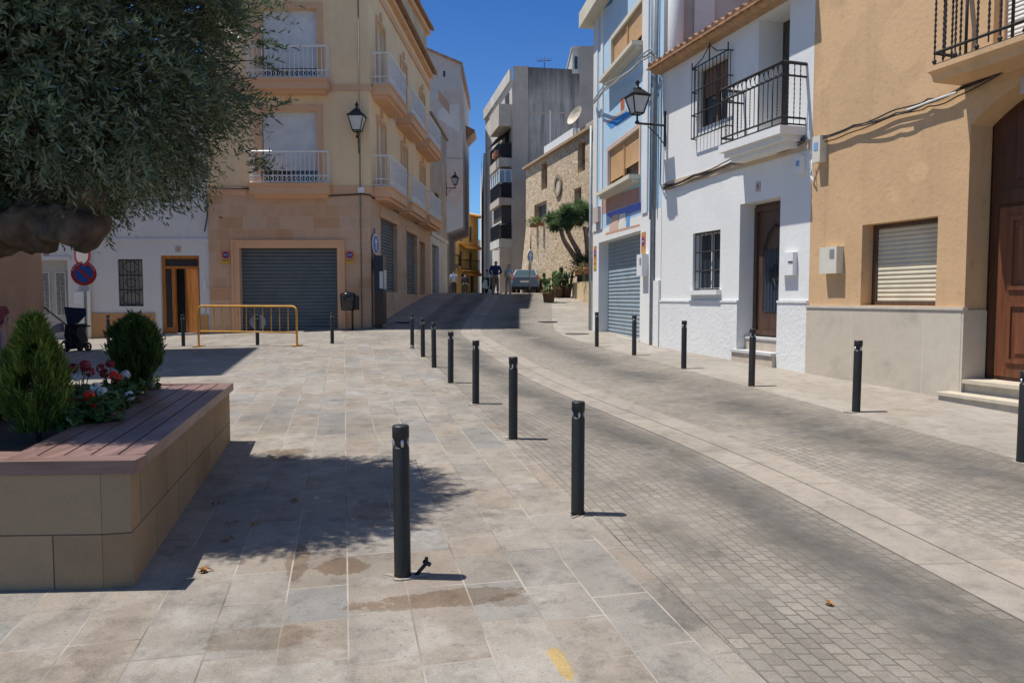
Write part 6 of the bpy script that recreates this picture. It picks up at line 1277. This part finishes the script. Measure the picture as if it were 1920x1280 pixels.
SPIKY = leafmat('dragon_leaf', (.04, .09, .045), (.22, .32, .18), .5, .2); YT = k0.y-1.0
root = at(1092, 497, YT+.6); t = thing('dragon_tree', root, 'branching dragon tree with thick brown stems and spiky grey green heads', 'tree'); tb = MB()
YD = YT+.6
paths = [[(1094, 500), (1075, 478), (1056, 450), (1052, 430)], [(1096, 498), (1083, 470), (1066, 440), (1062, 420)], [(1103, 500), (1102, 470), (1099, 440), (1096, 425)], [(1099, 440), (1106, 425), (1109, 415)], [(1062, 438), (1072, 425), (1082, 415)]]
for i, pth in enumerate(paths): merge(tb, lumpy([at(x, y, YD+.25*math.sin(i*2.1)) for x, y in pth], .125 if i < 3 else .08, .1 if i < 3 else .06, amp=.07, seed=i+9, seg=14))
merge(tb, lumpy([root+Vector((.1, .1, -1.2)), root+Vector((.05, 0, -.3)), root], .3, .22, amp=.06, seed=31, seg=8)); tb.build('trunk', plain('dragon_bark', (.3, .19, .12), .95, .35, 8, .8, 25), t)
Vv, Ff, Tt, k_ = [], [], [], 0
for (px, py, r) in ((1046, 415, .5), (1058, 405, .52), (1070, 408, .46), (1080, 402, .48), (1093, 397, .5), (1107, 400, .46), (1040, 425, .34), (1110, 410, .4), (1034, 412, .42), (1064, 396, .4), (1086, 390, .42), (1064, 420, .36), (1085, 415, .36)):
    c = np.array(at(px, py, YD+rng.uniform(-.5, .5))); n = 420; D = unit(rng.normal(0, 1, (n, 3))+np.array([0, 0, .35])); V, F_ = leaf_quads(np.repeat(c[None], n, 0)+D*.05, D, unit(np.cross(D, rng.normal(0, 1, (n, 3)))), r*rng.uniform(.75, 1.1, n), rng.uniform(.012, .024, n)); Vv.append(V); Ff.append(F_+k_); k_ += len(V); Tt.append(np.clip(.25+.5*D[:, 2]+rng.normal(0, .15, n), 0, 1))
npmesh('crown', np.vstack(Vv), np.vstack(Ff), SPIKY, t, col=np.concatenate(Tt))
tuft('ivy_clump', at(1098, 497, YD-.3), 1500, (.3, .2, .22), leafmat('ivy_leaf', (.008, .02, .006), (.04, .07, .02), .6, .1), 'dark leafy clump at the foot of the dragon tree stems', 'plant', None, .06, .13, .4, None, (.02, .05))
# cactus pots
CAC = plain('cactus_green', (.11, .17, .05), .55, .45, 6, .3, 50); CAC2 = plain('cactus_dark_green', (.05, .09, .035), .55, .45, 6, .3, 50); WPOT = plain('brown_pot', (.1, .06, .04), .85, .3, 8, .4, 40)
def cactus(px, base_py, top_py, wpx, mat, label, seed):
    b = gp(px, base_py); s = b.y/1387; rs = random.Random(seed); t = thing('potted_cactus', b, label, 'plant', 'potted cacti beside the road'); w = wpx*s/2; ph = .42
    m = MB(); m.lathe([(w*.8, 0), (w*.95, ph*.8), (w*1.02, ph*.82), (w*1.02, ph), (w*.9, ph), (w*.88, ph-.06), (0.001, ph-.05)], tuple(b), 20, False); m.build('pot', WPOT, t); H = (base_py-top_py)*s-ph
    m = MB()
    def pad(c, up, side, L, W):
        nrm = up.cross(side).normalized(); n = 14
        for q, (th, k) in enumerate(((-.5, .72), (-.25, .95), (.25, .95), (.5, .72))):
            pass
        rings = [[c+up*(L/2)+(up*math.cos(2*math.pi*j/n)*L/2+side*math.sin(2*math.pi*j/n)*W/2*(1+.15*math.cos(2*math.pi*j/n)))*k+nrm*th*.05 for j in range(n)] for th, k in ((-.7, .6), (-.5, .93), (0, 1), (.5, .93), (.7, .6))]
        i = len(m.v)
        for r_ in rings: m.v += [tuple(p) for p in r_]
        for a in range(4):
            for j in range(n): m.f.append((i+a*n+j, i+a*n+(j+1) % n, i+(a+1)*n+(j+1) % n, i+(a+1)*n+j)); m.sm.append(True)
        m.f.append(tuple(i+j for j in range(n-1, -1, -1))); m.f.append(tuple(i+4*n+j for j in range(n))); m.sm += [True, True]
    for k in range(9):
        c = b+Vector((rs.uniform(-w*.7, w*.7), rs.uniform(-w*.6, w*.6), ph-.05)); up = Vector((rs.uniform(-.3, .3), rs.uniform(-.25, .25), 1)).normalized(); h = 0
        while h < H*rs.uniform(.55, 1):
            L = rs.uniform(.2, .3); side = Vector((rs.uniform(-1, 1), rs.uniform(-1, 1), 0)).cross(up).normalized(); pad(c, up, side, L, L*.62); c = c+up*L*.93; h += L; up = (up+Vector((rs.uniform(-.35, .35), rs.uniform(-.3, .3), 0))).normalized()
    m.build('pads', mat, t); tuft('grass', b+Vector((0, 0, ph+.03)), 160, (w*.5, w*.5, .04), DRYF, None, None, parent=t, lmin=.08, lmax=.2)['kind'] = 'stuff'
cactus(1029, 567, 508, 24, CAC, 'front potted cactus with light green pads in a broad brown pot', 3)
cactus(1047, 558, 498, 18, CAC2, 'middle potted cactus with dark upright pads behind the front pot', 5)
cactus(1062, 557, 504, 20, CAC2, 'rear potted cactus in a brown pot next to the cream wall', 8)
q = gp(1050, 556.5); m = MB(); m.lathe([(.07, 0), (.075, .25), (.06, .27), (.06, .02)], tuple(q), 14); tag(m.build('white_pot', WHITEBOX, loc=q), 'small white pot between the brown cactus pots', 'pot')
t, b = pole_sign(993, 551.5, 466, [(481, 1.05, .3, 'park')], 'round pale blue pedestrian sign on a pole before the stone house')
t, b = pole_sign(957.5, 547, 420, [(482, .3, .3, 'red')], 'thin pale pole with a small red disc before the concrete pillar')
# ---------------------------------------------------------------- car and scooter
YC = 44.0; bc = at(984, 548, YC); bc.z = g(bc.x, YC); car = thing('parked_car', bc, 'silver grey hatchback parked facing away below the stone house', 'car'); car.rotation_euler.z = -.12; OFF[car.name] = Vector((0, 0, 0))
CARP = plain('car_silver', (.17, .21, .26), .3, .08, 3, 0, metal=.5, spec=.6); TYRE = plain('tyre_rubber', (.015, .015, .015), .8)
secs = [(0, .45, 1.0, .72), (.12, .3, 1.05, .8), (.35, .26, 1.08, .83), (3.0, .26, .98, .83), (3.7, .3, .85, .78), (3.95, .38, .7, .68)]
m = MB(); rows = []
for y, zlo_, zhi, w in secs: rows.append([(-w*.92, y, zlo_), (-w, y, zlo_+.2), (-w, y, (zlo_+zhi)/2+.1), (-w*.95, y, zhi), (w*.95, y, zhi), (w, y, (zlo_+zhi)/2+.1), (w, y, zlo_+.2), (w*.92, y, zlo_)])
for a, b_ in zip(rows, rows[1:]):
    for j in range(8): m.face([a[j], a[(j+1) % 8], b_[(j+1) % 8], b_[j]], True)
m.face(rows[0][::-1]); m.face(rows[-1]); m.build('body', CARP, car, loc=(0, 0, 0))
m = MB(); lo = [(-.78, .12, 1.03), (.78, .12, 1.03), (.76, 3.0, .97), (-.76, 3.0, .97)]; hi = [(-.6, .55, 1.44), (.6, .55, 1.44), (.58, 1.95, 1.46), (-.58, 1.95, 1.46)]; m.hexa(lo+hi); cab = m.build('cabin', CARP, car, loc=(0, 0, 0))
def inset(q, k=.12, n=.006):
    q = [Vector(p) for p in q]; c = sum(q, Vector())/4; nr = (q[1]-q[0]).cross(q[2]-q[0]).normalized(); nr = nr if nr.dot(c-Vector((0, 1.3, 1.1))) > 0 else -nr; return [p.lerp(c, k)+nr*n for p in q], nr
for q in ((lo[0], lo[1], hi[1], hi[0]), (lo[1], lo[2], hi[2], hi[1]), (lo[3], lo[0], hi[0], hi[3]), (lo[2], lo[3], hi[3], hi[2])): m = MB(); pts, nr = inset(q); m.prism(pts, nr*.004); m.build('window', glass('car_glass', (.05, .08, .09)), car, loc=(0, 0, 0))
for s in (-1, 1): m = MB(); m.prism([(s*.83, -.01, .82), (s*.68, -.02, .84), (s*.66, .1, 1.12), (s*.76, .12, 1.12)], (0, .05, 0)); m.build('tail_light', plain('tail_red', (.25, .03, .03), .35), car, loc=(0, 0, 0))
m = MB(); m.box(-.82, .82, -.07, .06, .42, .62); m.build('bumper', CARP, car, loc=(0, 0, 0)); m = MB(); m.box(-.26, .26, -.085, -.072, .66, .77); m.build('number_plate', SWHITE, car, loc=(0, 0, 0)); m = MB(); m.box(-.8, .8, -.05, .3, .24, .42); m.build('lower_bumper', TYRE, car, loc=(0, 0, 0))
for x in (-.72, .72):
    for y in (.6, 3.1): m = MB(); m.tube([(x-.09, y, .3), (x+.09, y, .3)], .3, 20); w = m.build('wheel', TYRE, car, loc=(0, 0, 0)); m = MB(); m.tube([(x-.1, y, .3), (x+.1, y, .3)], .17, 14); m.build('rim', GREYMET, w, loc=(0, 0, 0))
for s in (-1, 1): m = MB(); m.box(s*.88-.1, s*.88+.1, 2.3, 2.42, 1.0, 1.13); m.build('mirror', CARP, car, loc=(0, 0, 0))
YB = 41.0; b = at(918, 549, YB); b.z = g(b.x, YB); t = thing('motor_scooter', b, 'dark motor scooter with round pale headlamp parked left of the man in blue', 'scooter'); t.rotation_euler.z = .35; OFF[t.name] = Vector((0, 0, 0))
for y in (-.6, .6): m = MB(); m.tube([(0, y+.2*math.cos(a), .22+.2*math.sin(a)) for a in np.linspace(0, 6.283, 18)], .05, 8, False); m.tube([(-.04, y, .22), (.04, y, .22)], .09, 10); m.build('wheel', TYRE, t, loc=(0, 0, 0))
SCP = plain('scooter_black', (.02, .022, .025), .35); m = MB(); m.prism([(-.17, y, z) for y, z in ((.85, .3), (.75, .55), (.35, .75), (-.1, .7), (-.15, .32), (-.4, .32), (-.5, .7), (-.62, .95), (-.68, .92), (-.55, .3), (-.1, .22), (.3, .25))], (.34, 0, 0)); m.build('body', SCP, t, loc=(0, 0, 0))
m = MB(); m.box(-.15, .15, -.1, .7, .76, .84); m.build('seat', TYRE, t, loc=(0, 0, 0)); m = MB(); m.tube([(-.32, -.5, 1.05), (0, -.6, 1.0), (.32, -.5, 1.05)], .02, 8); m.tube([(0, -.62, .25), (0, -.56, 1.0)], .03, 8); m.build('handlebar', GREYMET, t, loc=(0, 0, 0))
m = MB(); m.disc((0, -.69, .85), (0, -1, .1), .12, .04, 18); m.build('headlight', SWHITE, t, loc=(0, 0, 0))
for s in (-1, 1): m = MB(); m.disc((s*.3, -.5, 1.2), (0, 1, 0), .06, .02, 12); m.bar((s*.25, -.5, 1.05), (s*.3, -.5, 1.16), .012); m.build('mirror', TYRE, t, loc=(0, 0, 0))
